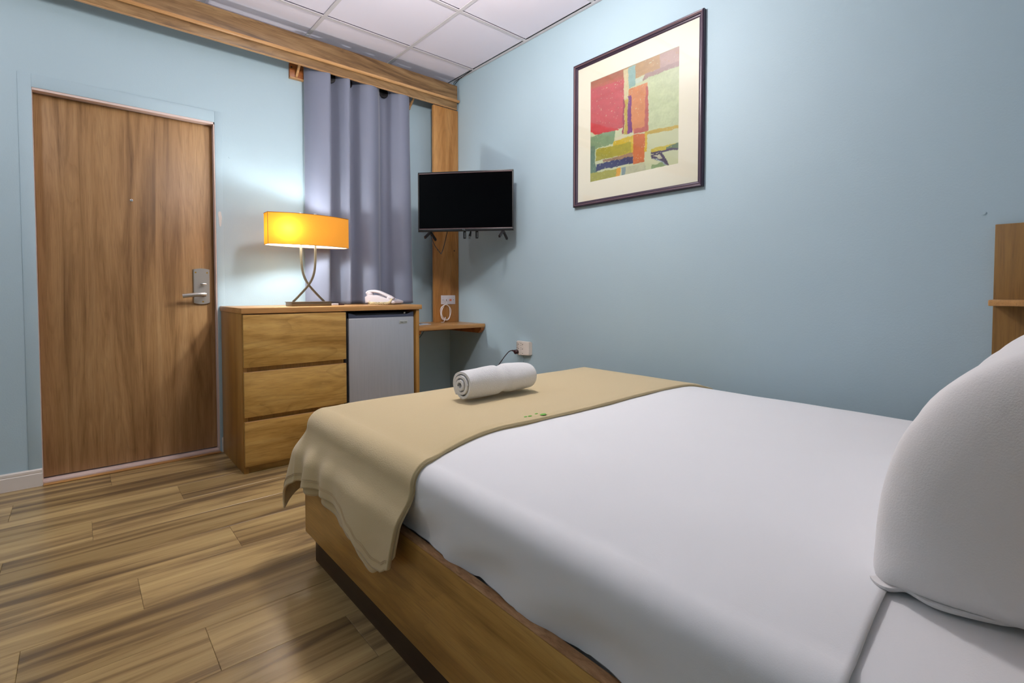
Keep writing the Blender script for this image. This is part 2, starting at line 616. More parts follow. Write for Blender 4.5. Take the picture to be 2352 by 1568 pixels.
# walls
bm = bmesh.new()
prism(bm, [(XL - .1, -.1), (DX0, -.1), (DX0, DH), (DX1, DH), (DX1, -.1), (.1, -.1), (.1, 2.95), (XL - .1, 2.95)], 0, 0.14, XZ)
wall_back = tag(obj('wall_back', bm, M['wall'], origin=(0, 0, 0), smooth=False), 'pale blue wall with the door and curtain', kind='structure')
wall_right = tag(obj('wall_right', BX(0, .12, YN - .1, 0, -.1, 2.95), M['wall'], origin=(0, 0, 0), smooth=False), 'pale blue wall behind the bed and picture', kind='structure')
tag(obj('wall_left', BX(XL - .12, XL, YN - .1, 0, -.1, 2.95), M['wall'], origin=(0, 0, 0), smooth=False), 'pale blue side wall outside the view', kind='structure')
tag(obj('wall_front', BX(XL, 0, YN - .12, YN, -.1, 2.95), M['wall'], origin=(0, 0, 0), smooth=False), 'pale blue wall behind the camera', kind='structure')
# flaked paint beside the door and a pair of small wall anchors
bm = bmesh.new()
out = [(-1.716, 1.507), (-1.708, 1.503), (-1.706, 1.488), (-1.703, 1.47), (-1.706, 1.44), (-1.709, 1.415), (-1.716, 1.41), (-1.72, 1.43), (-1.721, 1.46), (-1.724, 1.485), (-1.723, 1.5)]
prism(bm, out, -0.0052, 0.0, XZ)
obj('flaked_patch', bm, M['plaster'], wall_back, label='flaked bare patch of wall paint')
for x, z in ((-1.655, 1.85),):
    obj('wall_anchor', TUBE([(x, 0.0, z), (x, -0.003, z)], 0.006, 10), M['wall'], wall_back)
obj('wall_anchor', TUBE([(0, -3.31, 1.283), (-0.003, -3.31, 1.283)], 0.006, 10), M['wall'], wall_right)

# ceiling grid
ceiling = tag(obj('ceiling', BX(XL - .1, .1, YN - .1, .14, 2.80, 2.9), M['dark'], origin=(0, 0, 0), smooth=False), 'white suspended tile ceiling', kind='structure')
TX, TY, TS, BW = -0.5708, -0.3525, 0.61, 0.0115
xs = [0.0] + [TX - k * TS for k in range(7) if TX - k * TS > XL + .05] + [XL]
ys = [0.0] + [TY - k * TS for k in range(8) if TY - k * TS > YN + .05] + [YN]
tile_cache = {}
for i in range(len(xs) - 1):
    for j in range(len(ys) - 1):
        gx = 0.026 if i == 0 else 0.003                    # open joint beside the wall angle
        gy = BW + 0.0035 if j > 0 else 0.003               # open joint on one side of each bar
        w, d = xs[i] - xs[i + 1] - 0.003 - gx, ys[j] - ys[j + 1] - 0.003 - gy
        k = (round(w, 3), round(d, 3))
        if k not in tile_cache:
            bm = BX(0, w, 0, d, 0, 0.014, bev=0.0015, seg=1)
            me = bpy.data.meshes.new('ceiling_tile'); bm.to_mesh(me); bm.free(); me.materials.append(M['tile'])
            tile_cache[k] = me
        o = bpy.data.objects.new('ceiling_tile', tile_cache[k])
        o.location = (xs[i + 1] + 0.003, ys[j + 1] + 0.003, ZC + 0.006 + 0.002 * ((i * 7 + j * 3) % 3) * 0.5)
        o.parent = ceiling
        COL.objects.link(o)
for x in xs[1:-1]:
    obj('grid_bar', BX(x - BW, x + BW, YN, 0, ZC, ZC + 0.004), M['gridbar'], ceiling, smooth=False)
for y in ys[1:-1]:
    obj('grid_bar', BX(XL, 0, y - BW, y + BW, ZC + 0.0006, ZC + 0.0045), M['gridbar'], ceiling, smooth=False)
for a in ((-0.022, 0, YN, 0), (XL, 0, -0.022, 0)):
    obj('wall_angle', BX(a[0], a[1], a[2], a[3], ZC - 0.001, ZC + 0.001), M['gridbar'], ceiling, smooth=False)
obj('wall_angle', BX(-0.0015, 0, YN, 0, ZC - 0.001, ZC + 0.02), M['gridbar'], ceiling, smooth=False)

# door, frame, casing, threshold
door = thing('door_1', 'flush walnut-look hotel door with lever handle and peephole', None, (-2.1436, 0.05, 0.0), kind='structure')
leaf = obj('door_leaf', BX(-2.5455, -1.7415, 0.05, 0.092, 0.024, 2.036, bev=0.0015), M['door'], door)
fr = bmesh.new()
box(fr, DX1 - 0.0055, DX1, 0.0, 0.14, 0.0, DH)
box(fr, DX0, DX0 + 0.0015, 0.0, 0.14, 0.0, DH)
box(fr, DX0, DX1, 0.0, 0.14, DH - 0.012, DH)
obj('door_frame', fr, M['jamb'], door, smooth=False, label='pinkish cream painted door jamb')
obj('door_stop', BX(DX1 - 0.02, DX1 - 0.0055, 0.093, 0.11, 0, DH - .012), M['jamb'], door, smooth=False)
obj('threshold', BX(DX0, DX1, 0.0, 0.14, -0.005, 0.017, bev=0.003), M['jamb'], door, label='scuffed pale threshold strip')
obj('floor_strip', BX(DX0 + .002, DX1 + .002, -0.034, -0.001, 0.0, 0.009, bev=0.004), M['oaktop'], door, label='wooden transition strip')
# lock plate with curved ends
bm = bmesh.new()
pts = []
for k in range(9):
    s = k / 8
    pts.append((-1.855 + 0.087 * s, 1.144 + 0.006 * math.sin(math.pi * s)))
for k in range(9):
    s = k / 8
    pts.append((-1.768 - 0.087 * s, 0.938 - 0.008 * math.sin(math.pi * s)))
prism(bm, pts, 0.038, 0.05, XZ, bev=0.003)
plate = obj('lock_plate', bm, M['nickel'], door, label='brushed nickel lock plate')
for x, z in ((-1.843, 1.125), (-1.782, 1.124), (-1.806, 0.945)):
    obj('screw', TUBE([(x, 0.038, z), (x, 0.0365, z)], 0.0048, 12), M['brass'], plate)
bm = bmesh.new()
cyl(bm, (-1.803, 0.04, 0.988), (-1.803, -0.005, 0.988), 0.014, 0.012)
tube(bm, catmull([(-1.797, -0.006, 0.990), (-1.82, -0.012, 0.991), (-1.87, -0.008, 0.987), (-1.918, -0.002, 0.981)], 6), 0.0, 12,
     sect=[(0.008 * math.cos(a * math.pi / 8), 0.0125 * math.sin(a * math.pi / 8)) for a in range(16)])
obj('lever', bm, M['nickel'], plate, label='nickel lever handle')
bm = bmesh.new()
cyl(bm, (-1.806, 0.04, 1.053), (-1.806, 0.02, 1.053), 0.008)
box(bm, -1.822, -1.79, 0.008, 0.021, 1.049, 1.058, bev=0.003)
obj('thumb_turn', bm, M['chrome'], plate)
bm = bmesh.new()
lathe(bm, [(0.0075, 0), (0.0075, 0.003), (0.005, 0.004), (0.004, 0.002)], Matrix.Translation((-2.148, 0.05, 1.529)) @ Matrix.Rotation(math.pi / 2, 4, 'X'), 16)
obj('peephole', bm, M['chrome'], door)

cas = 0.003
tag(obj('trim_1', BX(-2.599, DX0, -cas, 0.0, 0.0, 2.117, bev=0.0015), M['wall'], origin=(-2.573, 0, 0)), 'blue painted casing left of the door', kind='structure')
tag(obj('trim_2', BX(DX1, -1.694, -cas, 0.0, 0.0, 2.117, bev=0.0015), M['wall'], origin=(-1.714, 0, 0)), 'blue painted casing between door and dresser', kind='structure')
tag(obj('trim_3', BX(DX0, DX1, -cas, 0.0, DH, 2.117, bev=0.0015), M['wall'], origin=(-2.14, 0, DH)), 'blue painted casing above the door', kind='structure')

def baseboard(name, pts3, label):
    """moulded section along x (back wall) or y (side wall)"""
    (x0, y0), (x1, y1) = pts3
    sec = [(0, 0), (0.014, 0), (0.014, 0.066), (0.0115, 0.069), (0.0125, 0.073), (0.012, 0.084), (0.006, 0.0895), (0, 0.0895)]
    bm = bmesh.new()
    if y0 == y1:
        prism(bm, [(d, z) for d, z in sec], x0, x1, Matrix(((0, 0, 1, 0), (-1, 0, 0, y0), (0, 1, 0, 0), (0, 0, 0, 1))))
    else:
        sgn = -1 if x0 > -1 else 1
        prism(bm, [(d, z) for d, z in sec], y0, y1, Matrix(((sgn, 0, 0, x0), (0, 0, 1, 0), (0, 1, 0, 0), (0, 0, 0, 1))))
    return tag(obj(name, bm, M['trimwhite'], origin=(x0, y0, 0), smooth=False), label, kind='structure')
baseboard('baseboard_back', ((XL, 0.0), (-2.5475, 0.0)), 'cream moulded baseboard left of the door')
baseboard('baseboard_back', ((-1.724, 0.0), (0.0, 0.0)), 'cream baseboard behind the dresser')
baseboard('baseboard_right', ((0.0, YN), (0.0, 0.0)), 'cream baseboard under the picture wall')
baseboard('baseboard_left', ((XL, YN), (XL, 0.0)), 'cream baseboard of the side wall')

# ------------------------------------------------------------------ ceiling lamp (lights the room, just above the frame) and added fill globe
def ceiling_lamp(pos, mat, label):
    lp = thing('ceiling_lamp', label, 'lamp', (pos.x, pos.y, ZC), group='globe lamps under the ceiling')
    bm = bmesh.new()
    lathe(bm, [(0.062, -0.001), (0.062, -0.012), (0.05, -0.026), (0.012, -0.032)], Matrix.Translation((pos.x, pos.y, ZC)), 28)
    obj('canopy', bm, M['nickel'], lp)
    bm = bmesh.new(); cyl(bm, (pos.x, pos.y, ZC - 0.03), (pos.x, pos.y, pos.z + GLOBE_R * 0.99), 0.008)
    obj('stem', bm, M['nickel'], lp)
    bm = bmesh.new()
    bmesh.ops.create_icosphere(bm, subdivisions=3, radius=GLOBE_R, matrix=Matrix.Translation(pos))
    obj('globe', bm, mat, lp)
ceiling_lamp(LIGHT_POS, M['globe'], 'hanging opal globe lamp below the tile ceiling above the bed')
ceiling_lamp(FILL_POS, M['fill_globe'], 'added unseen fill globe hanging on the entry side of the room')  # unseen globe added as fill for walls, floor and bed

# ------------------------------------------------------------------ wooden valance under the ceiling
va = thing('valance', 'long brown wooden valance running under the ceiling across the door wall', 'valance', (-1.8, -0.15, 2.495))
VY, VX1, VX0 = -0.15, -0.022, XL + 0.001
obj('fascia', BX(VX0, VX1, VY, VY + 0.02, 2.5605, 2.683, bev=0.002), M['valance'], va)
bm = bmesh.new()
prism(bm, [(VY - 0.014, 2.553), (VY - 0.017, 2.558), (VY - 0.015, 2.5645), (VY - 0.006, 2.569), (VY, 2.5705), (VY, 2.5475), (VY - 0.008, 2.548)], VX0, VX1 + 0.012,
      Matrix(((0, 0, 1, 0), (1, 0, 0, 0), (0, 1, 0, 0), (0, 0, 0, 1))))
obj('lip_moulding', bm, M['valance_edge'], va, smooth=False)
obj('lower_board', BX(VX0, VX1, VY + 0.004, VY + 0.022, 2.4955, 2.5600, bev=0.003), M['valance'], va)
obj('bottom_edge', BX(VX0, VX1, VY + 0.004, VY + 0.022, 2.4925, 2.4955), M['valance_edge'], va, smooth=False)
for x in (-0.36, -1.75, -3.3):
    obj('bracket', BX(x - .012, x + .012, VY + .022, -0.0005, 2.60, 2.66), M['redwood'], va)

# curtain rail blocks, rod, curtain
cr = thing('curtain_rod', 'curtain rod on wooden wall blocks half hidden behind the valance', 'curtain rod', (-0.84, -0.03, 2.48))
for x0, x1, sgn in ((-1.292, -1.20, 1), (-0.44, -0.386, -1)):
    b = obj('mounting_block', BX(x0, x1, -0.022, 0, 2.447, 2.54, bev=0.002), M['redwood'], cr)
    obj('ledge', BX(x0, x1, -0.03, -0.0, 2.440, 2.4475, bev=0.001), M['valance_edge'], b)
    if sgn > 0:
        obj('screw', TUBE([(x0 + 0.012, -0.022, 2.512), (x0 + 0.012, -0.0235, 2.512)], 0.005, 10), M['black'], b)
    xa = x0 + 0.035 if sgn > 0 else x1 - 0.012
    bm = bmesh.new()
    prism(bm, [(-0.022, 2.448), (-0.022, 2.462), (-0.098, 2.530), (-0.108, 2.530), (-0.108, 2.522)], xa, xa + 0.014,
          Matrix(((0, 0, 1, 0), (1, 0, 0, 0), (0, 1, 0, 0), (0, 0, 0, 1))))
    obj('rod_arm', bm, M['valance_edge'], b, smooth=False)
bm = bmesh.new(); cyl(bm, (-1.285, -0.098, 2.515), (-0.39, -0.098, 2.515), 0.009)
obj('rod', bm, M['blackmetal'], cr)

cprof = [(-1.205, -.052), (-1.185, -.085), (-1.15, -.112), (-1.105, -.130), (-1.072, -.138), (-1.056, -.122), (-1.062, -.085), (-1.05, -.058), (-1.02, -.060),
         (-.985, -.092), (-.958, -.128), (-.934, -.138), (-.918, -.120), (-.923, -.082), (-.905, -.055), (-.87, -.062), (-.835, -.10), (-.795, -.130), (-.745, -.134),
         (-.70, -.112), (-.672, -.078), (-.64, -.056), (-.605, -.062), (-.575, -.10), (-.535, -.132), (-.485, -.137), (-.448, -.118), (-.432, -.085), (-.428, -.055)]
cs = catmull([(x, y, 0) for x, y in cprof], 6)
Z0c, Z1c, NZ = 0.919, 2.535, 60
def curt(i, j):
    p = cs[i]
    t = j / NZ
    z = Z0c + (Z1c - Z0c) * t
    s = i / (len(cs) - 1)
    low = (1 - t) ** 2
    # the hem swings out a little and the folds soften downwards
    amp = 1.25 + 0.18 * low
    x = p.x + 0.012 * low * math.sin(7 * s * math.pi + 1) + (s - 0.45) * 0.035 * low
    y = -0.088 + (p.y + 0.095) * amp + 0.006 * math.sin(5.0 * t + 9 * s) * (1 - t)
    y += 0.004 * (vn(s * 14, t * 5, 4) - 0.5) * 2
    return (x, min(y, -0.02), z)
bm = bmesh.new()
V = [[bm.verts.new(curt(i, j)) for j in range(NZ + 1)] for i in range(len(cs))]
for i in range(len(cs) - 1):
    for j in range(NZ):
        bm.faces.new((V[i][j], V[i + 1][j], V[i + 1][j + 1], V[i][j + 1]))
curtain_root = thing('curtain', 'grey blue blackout curtain hanging in folds behind the lamp', 'curtain', (-0.82, -0.095, Z0c))
cu = obj('fabric', bm, M['curtain'], curtain_root)
solidify(cu, 0.002, 0)
for i in (46, 84, 128):  # black rings also stand in for shadowed gaps between the folds
    p, q = cs[i], cs[min(i + 1, len(cs) - 1)]
    tdir = Vector((q.x - p.x, q.y - p.y, 0)).normalized()
    nrm = Vector((-tdir.y, tdir.x, 0))
    Mx = Matrix.Translation((p.x, p.y + 0.002, 2.500)) @ nrm.to_track_quat('Z', 'Y').to_matrix().to_4x4()
    bm = bmesh.new()
    lathe(bm, [(0.030, -0.004), (0.036, -0.004), (0.038, 0), (0.036, 0.004), (0.02, 0.004), (0.02, -0.004)], Mx, 24)
    obj('shade_grommet', bm, M['blackmetal'], curtain_root)

# ------------------------------------------------------------------ board up the corner with wall plate
pb = thing('corner_board', 'tall orange oak board in the corner behind the television', 'board', (-0.12, -0.115, 0.757))
obj('board', BX(-0.238, -0.003, -0.132, -0.104, 0.7585, 2.488, bev=0.002), M['post'], pb)
for z in (0.95, 1.6, 2.3):
    obj('cleat', BX(-0.13, -0.09, -0.104, -0.0005, z, z + 0.05), M['post'], pb, smooth=False)
for x, z in ((-0.205, 1.342), (-0.045, 1.342)):
    obj('screw_hole', TUBE([(x, -0.132, z), (x, -0.1326, z)], 0.006, 12), M['slot'], pb)

wp = thing('wall_plate', 'white wall plate with data jack and orange jack on the corner board', 'wall plate', (-0.108, -0.133, 0.94))
obj('plate', BX(-0.178, -0.041, -0.138, -0.1325, 0.903, 0.976, bev=0.002), M['whiteplastic'], wp)
obj('data_jack', BX(-0.146, -0.126, -0.1395, -0.137, 0.928, 0.944), M['slot'], wp)
obj('orange_jack', BX(-0.098, -0.079, -0.1395, -0.137, 0.930, 0.945), M['red'], wp)
obj('plug', BX(-0.146, -0.134, -0.146, -0.1395, 0.928, 0.944, bev=0.001), M['whiteplastic'], wp)
for x in (-0.162, -0.06):
    for z in (0.921, 0.9385, 0.956):
        obj('screw', TUBE([(x, -0.138, z), (x, -0.1392, z)], 0.0028, 8), M['nickel'] if z != 0.9385 else M['slot'], wp)

cc = bmesh.new()
loop = []
for k in range(0, 75):
    a = math.pi / 2 + 2 * math.pi * k / 30
    rr = 1.0 - 0.05 * math.sin(k * 0.9)
    loop.append((-0.145 + 0.047 * rr * math.cos(a) + 0.006 * (k // 30), -0.145 - 0.0018 * (k / 30), 0.838 + 0.064 * rr * math.sin(a)))
start = [(-0.14, -0.146, 0.932), (-0.135, -0.150, 0.915), (-0.138, -0.148, 0.905)]
end = [(-0.15, -0.153, 0.80), (-0.155, -0.152, 0.778), (-0.165, -0.158, 0.765), (-0.178, -0.165, 0.760), (-0.2, -0.17, 0.7605)]
tube(cc, catmull([Vector(p) for p in start + loop[::2] + end], 3), 0.0026, 6)
tag(obj('coiled_cable', cc, M['whitecable'], origin=(-0.145, -0.145, 0.76)), 'coiled white cable hanging from the wall plate', 'cable')

# ceiling corner cables
cb = bmesh.new()
tube(cb, catmull([(-0.03, -0.36, 2.7385), (-0.02, -0.22, 2.737), (-0.018, -0.165, 2.733), (-0.03, -0.12, 2.70), (-0.045, -0.09, 2.66), (-0.05, -0.06, 2.5)], 6), 0.0028, 6)
tube(cb, catmull([(-0.014, -0.20, 2.7365), (-0.03, -0.15, 2.728), (-0.042, -0.11, 2.69), (-0.06, -0.08, 2.6)], 6), 0.0022, 6)
tag(obj('black_wires', cb, M['black'], origin=(-0.03, -0.15, 2.7)), 'thin black wires in the ceiling corner above the valance end', 'wire')

# ------------------------------------------------------------------ dresser with fridge niche
dr = thing('dresser', 'honey wood dresser with three drawers and a fridge niche', 'dresser', (-1.165, -0.27, 0))
DL, DRT, DF = -1.720, -0.614, -0.532
obj('top', BX(DL - 0.004, -0.598, DF - 0.012, -0.004, 0.886, 0.917, bev=0.0025), M['oaktop'], dr)
obj('side_panel', BX(DL, DL + 0.024, DF, -0.016, 0.0, 0.8855, bev=0.0015), M['oak'], dr)
obj('side_panel', BX(DRT - 0.024, DRT, DF, -0.016, 0.0, 0.8855, bev=0.0015), M['oak'], dr)
obj('divider', BX(-1.150, -1.128, DF + 0.004, -0.02, 0.0, 0.8855), M['dark'], dr, smooth=False)
obj('back_panel', BX(DL + 0.024, DRT - 0.024, -0.022, -0.016, 0.02, 0.8855), M['dark'], dr, smooth=False)
obj('drawer_carcass', BX(DL + 0.0245, -1.1505, DF + 0.03, -0.03, 0.03, 0.884), M['oak'], dr, smooth=False)
obj('kick_board', BX(DL + 0.0245, -1.1505, DF + 0.012, DF + 0.03, 0.0, 0.06), M['drawer'], dr, smooth=False)
for z0, z1 in ((0.590, 0.879), (0.316, 0.563), (0.044, 0.289)):
    bm = bmesh.new()
    vs = box(bm, DL + 0.003, -1.143, DF - 0.020, DF - 0.001, z0, z1, bev=0.0015)
    d = obj('drawer', bm, M['drawer'], dr)
    obj('finger_lip', BX(DL + 0.004, -1.144, DF - 0.019, DF - 0.002, z1 - 0.0005, z1 + 0.001), M['valance_edge'], d, smooth=False)
for z in (0.563, 0.289):
    obj('rail', BX(DL + 0.0245, -1.1505, DF + 0.006, DF + 0.03, z - 0.01, z + 0.035), M['oak'], dr, smooth=False)

# mini fridge
fg = thing('mini_fridge', 'small stainless front fridge inside the dresser niche', 'fridge', (-0.885, -0.28, 0))
FX0, FX1, FF = -1.116, -0.653, -0.527
obj('body', BX(FX0, FX1, FF + 0.05, -0.05, 0.02, 0.868, bev=0.006), M['black'], fg)
obj('door', BX(FX0, FX1, FF, FF + 0.045, 0.03, 0.838, bev=0.006, seg=3), M['steel'], fg, label='brushed steel fridge door')
bm = bmesh.new()
pts = [(FX0 + .001, 0.8385), (FX1 - .001, 0.8385), (FX1 - .001, 0.872), (FX1 - 0.02, 0.868), (FX1 - 0.05, 0.856), (FX0 + 0.05, 0.856), (FX0 + 0.02, 0.868), (FX0 + .001, 0.872)]
prism(bm, pts, FF + 0.004, FF + 0.045, XZ)
obj('handle_strip', bm, plain('blue_grey_handle_plastic', srgb(66, 72, 92), 0.3), fg, smooth=False, label='dark blue grey handle recess')
bm = bmesh.new(); cyl(bm, (FX1 - 0.055, FF + 0.03, 0.858), (FX1 - 0.055, FF + 0.03, 0.868), 0.008)
obj('hinge_cap', bm, M['nickel'], fg)
bd = obj('badge', BX(-0.764, -0.704, FF - 0.0022, FF, 0.7925, 0.8135, bev=0.0006), M['badge'], fg)
text_mesh('badge_lettering', 'Magic Chef', 0.0115, Matrix.Translation((-0.734, FF - 0.0026, 0.803)) @ Matrix.Rotation(math.pi / 2, 4, 'X'), M['print_ink'], bd, 0.0003)

# corner shelf with cleats
sh = thing('corner_shelf', 'wooden corner shelf under the television beside the dresser', 'shelf', (-0.3, -0.25, 0.68))
obj('shelf_board', BX(-0.5975, -0.002, -0.489, -0.002, 0.7295, 0.7575, bev=0.003), M['oaktop'], sh)
YZ = Matrix(((0, 0, 1, 0), (1, 0, 0, 0), (0, 1, 0, 0), (0, 0, 0, 1)))
for x0, x1 in ((-0.034, -0.002), (-0.5975, -0.566)):
    bm = bmesh.new()
    prism(bm, [(-0.004, 0.684), (-0.44, 0.684), (-0.476, 0.712), (-0.476, 0.729), (-0.004, 0.729)], x0, x1, YZ)
    obj('cleat', bm, M['redwood'], sh, smooth=False, label='reddish wooden shelf cleat')
obj('cleat', BX(-0.565, -0.036, -0.034, -0.002, 0.684, 0.729), M['redwood'], sh, smooth=False)

lf = thing('leaflet', 'pale blue folded leaflets lying on the corner shelf', 'leaflet', (-0.5, -0.23, 0.758))
Ml = Matrix.Translation((-0.49, -0.25, 0.758)) @ Matrix.Rotation(0.25, 4, 'Z')
bm = bmesh.new(); box(bm, -.10, .10, -.075, .075, 0, 0.002, M=Ml); obj('lower_sheet', bm, M['paper'], lf, smooth=False)
bm = bmesh.new(); box(bm, -.09, .09, -.06, .075, 0.0022, 0.0045, M=Ml @ Matrix.Rotation(0.12, 4, 'Z')); obj('upper_sheet', bm, M['paper'], lf, smooth=False)
bm = bmesh.new(); prism(bm, [(-0.0, -0.055), (0.05, 0.03), (0.075, 0.03), (0.05, -0.04)], 0.0046, 0.0052, Ml @ Matrix.Rotation(0.12, 4, 'Z')); obj('dark_printing', bm, M['paperdark'], lf, smooth=False)

# thin wire under the shelf
tw = bmesh.new()
tube(tw, catmull([(-0.27, -0.02, 0.683), (-0.33, -0.03, 0.62), (-0.42, -0.03, 0.545), (-0.55, -0.03, 0.515), (-0.60, -0.03, 0.51)], 6), 0.002, 6)
tag(obj('thin_wire', tw, M['slot'], origin=(-0.4, -0.03, 0.55)), 'thin brown wire drooping on the wall under the corner shelf', 'wire')

# ------------------------------------------------------------------ television across the corner
TL, TR = Vector((-0.553, -0.42, 0)), Vector((-0.112, -0.948, 0))
TW = (TR - TL).length
ex = (TR - TL).normalized()
eb = Vector((-ex.y, ex.x, 0))                 # pointing back into the corner
if eb.y < 0: eb = -eb
MT = Matrix((ex, eb, Vector((0, 0, 1)))).transposed().to_4x4()
MT.translation = TL + Vector((0, 0, 1.431))
TH = 0.420
tv = thing('television', 'black flat television mounted across the room corner', 'television', tuple(MT @ Vector((TW / 2, 0.03, 0))))
def tvbox(*a, **k):
    bm = bmesh.new(); box(bm, *a, M=MT, **k); return bm
obj('back_shell', tvbox(0.004, TW - 0.004, 0.012, 0.03, 0.004, TH - 0.004, bev=0.004), M['black'], tv)
obj('back_housing', tvbox(0.12, TW - 0.12, 0.03, 0.062, 0.03, 0.3, bev=0.01), M['black'], tv)
bz = bmesh.new()
box(bz, 0, TW, 0, 0.012, TH - 0.010, TH, bev=0.0015, M=MT)
box(bz, 0, TW, 0, 0.012, 0, 0.020, bev=0.0015, M=MT)
box(bz, 0, 0.009, 0, 0.012, 0.0195, TH - 0.0095, M=MT)
box(bz, TW - 0.009, TW, 0, 0.012, 0.0195, TH - 0.0095, M=MT)
bezel = obj('bezel', bz, M['black'], tv)
obj('screen', tvbox(0.009, TW - 0.009, 0.003, 0.012, 0.020, TH - 0.010), M['screen'], tv, smooth=False)
for za in (0.0200, TH - 0.0122):
    obj('bright_trim', tvbox(0.009, TW - 0.009, 0.0016, 0.003, za, za + 0.0022), M['frame_line'], bezel, smooth=False)
text_mesh('logo', 'TCL', 0.013, MT @ Matrix.Translation((TW * 0.487, -0.0006, 0.0105)) @ Matrix.Rotation(math.pi / 2, 4, 'X'), M['chrome'], bezel, 0.0005)
for cx in (0.085, TW - 0.075):
    ft = bmesh.new()
    for s in (-1, 1):
        a = MT @ Vector((cx, 0.02, 0.0)); b = MT @ Vector((cx + s * 0.012, 0.02 + s * 0.085, -0.048))
        tube(ft, [a, b], 0, 4, sect=[(-0.006, -0.008), (0.006, -0.008), (0.006, 0.008), (-0.006, 0.008)])
    obj('foot', ft, M['blackmetal'], tv, smooth=False)
for cx in (0.315, 0.405):
    st = bmesh.new()
    box(st, cx, cx + 0.003, 0.064, 0.079, -0.045, 0.33, M=MT)
    box(st, cx + 0.003, cx + 0.019, 0.064, 0.067, 0.0, 0.33, M=MT)
    box(st, cx + 0.003, cx + 0.008, 0.064, 0.067, -0.045, 0.0, M=MT)
    box(st, cx + 0.014, cx + 0.019, 0.064, 0.067, -0.045, 0.0, M=MT)
    box(st, cx + 0.008, cx + 0.014, 0.064, 0.067, -0.045, -0.038, M=MT)
    obj('mount_strap', st, M['blackmetal'], tv, smooth=False)
ar = bmesh.new()
a = MT @ Vector((0.37, 0.08, 0.18))
tube(ar, [a, a + eb * 0.12, Vector((-0.11, -0.17, a.z)), Vector((-0.11, -0.133, a.z))], 0.014, 10)
box(ar, -0.15, -0.07, -0.145, -0.1325, a.z - 0.09, a.z + 0.09)
box(ar, 0.30, 0.44, 0.079, 0.084, 0.10, 0.26, M=MT)
obj('mount_arm', ar, M['blackmetal'], tv)
cbl = bmesh.new()
c0 = MT @ Vector((0.085, 0.03, -0.004))
c3 = MT @ Vector((0.20, 0.06, 0.02))
mid = MT @ Vector((0.152, 0.05, -0.150))
tube(cbl, catmull([c0 + Vector((0, 0, 0.02)), c0 + Vector((0, 0, -0.02)), (c0 + mid) * 0.5 + Vector((-0.012, 0, -0.012)), mid + Vector((-0.006, 0, 0.004)), mid + Vector((0.006, 0, 0.004)),
                   (c3 + mid) * 0.5 + Vector((0.004, 0, -0.01)), c3], 8), 0.0028, 6)
obj('power_cable', cbl, M['black'], tv)
pl = bmesh.new()
p0 = MT @ Vector((0.375, 0.05, 0.03)); p1 = MT @ Vector((0.372, 0.05, -0.006)); p2 = MT @ Vector((0.366, 0.05, -0.03))
tube(pl, [p0, p1, p2], [0.004, 0.006, 0.010], 10)
for s in (-0.004, 0.004):
    q = p2 + ex * s
    tube(pl, [q, q + Vector((-0.003, 0, -0.02))], 0.0018, 6)
obj('loose_plug', pl, M['black'], tv)

# ------------------------------------------------------------------ table lamp
LC = Vector((-1.292, -0.335, 0.9175))
tl = thing('table_lamp', 'lit table lamp with amber oblong shade and crossed bronze legs', 'lamp', tuple(LC))
base = obj('base', BX(-1.413, -1.172, -0.398, -0.272, 0.9178, 0.941, bev=0.002), M['bronze'], tl)
obj('base_rim', BX(-1.417, -1.168, -0.402, -0.268, 0.9412, 0.9445, bev=0.001), M['bronze'], base)
sect = [(-0.0045, -0.006), (0.0045, -0.006), (0.0045, 0.006), (-0.0045, 0.006)]
for s in (-1, 1):
    cx = -1.292
    pts = [(cx + s * 0.098, -0.335 + s * .004, 0.944), (cx + s * 0.062, -0.335 + s * .004, 0.980), (cx + s * 0.0, -0.335 + s * .004, 1.052), (cx - s * 0.030, -0.335 + s * .004, 1.115), (cx - s * 0.041, -0.335 + s * .004, 1.19), (cx - s * 0.043, -0.335 + s * .004, 1.30), (cx - s * 0.043, -0.335 + s * .004, 1.488)]
    bm = bmesh.new(); tube(bm, catmull(pts, 8), 0, 4, sect=sect)
    leg = obj('leg', bm, M['bronze'], tl)
    obj('finial', BX(cx - s * 0.043 - .008, cx - s * 0.043 + .008, -0.343 + s * .004, -0.327 + s * .004, 1.4885, 1.497, bev=0.001), M['nickel'], leg)
# shade: flat ends, bowed long sides
SX0, SX1, SY, SZ0, SZ1 = -1.538, -1.046, -0.335, 1.291, 1.479
def shade_outline(off=0.0):
    pts = []
    n = 24
    hx, he, hb = (SX1 - SX0) / 2 - off, 0.040 - off, 0.105 - off
    cx = (SX0 + SX1) / 2
    for k in range(n + 1):
        s = -1 + 2 * k / n
        pts.append((cx + s * hx, SY - (he + (hb - he) * (1 - s * s))))
    for k in range(n + 1):
        s = 1 - 2 * k / n
        pts.append((cx + s * hx, SY + (he + (hb - he) * (1 - s * s))))
    return pts
def shade_wall(z0, z1, off=0.0):
    bm = bmesh.new()
    P = shade_outline(off)
    a = [bm.verts.new((x, y, z0)) for x, y in P]; b = [bm.verts.new((x, y, z1)) for x, y in P]
    for k in range(len(P)):
        k2 = (k + 1) % len(P)
        bm.faces.new((a[k], a[k2], b[k2], b[k]))
    return bm
shade = obj('lampshade', shade_wall(SZ0, SZ1), M['shade'], tl, label='amber fabric lampshade glowing on the left')
for z in (SZ0, SZ1):
    bm = bmesh.new(); tube(bm, [(x, y, z) for x, y in shade_outline(-0.0004)], 0.0016, 6, closed=True)
    obj('shade_wire', bm, M['shadeline'], shade)
obj('shade_seam', BX(SX0 - 0.0012, SX0 + 0.0012, SY - 0.0415, SY - 0.0385, SZ0, SZ1), M['shadeline'], shade, smooth=False)
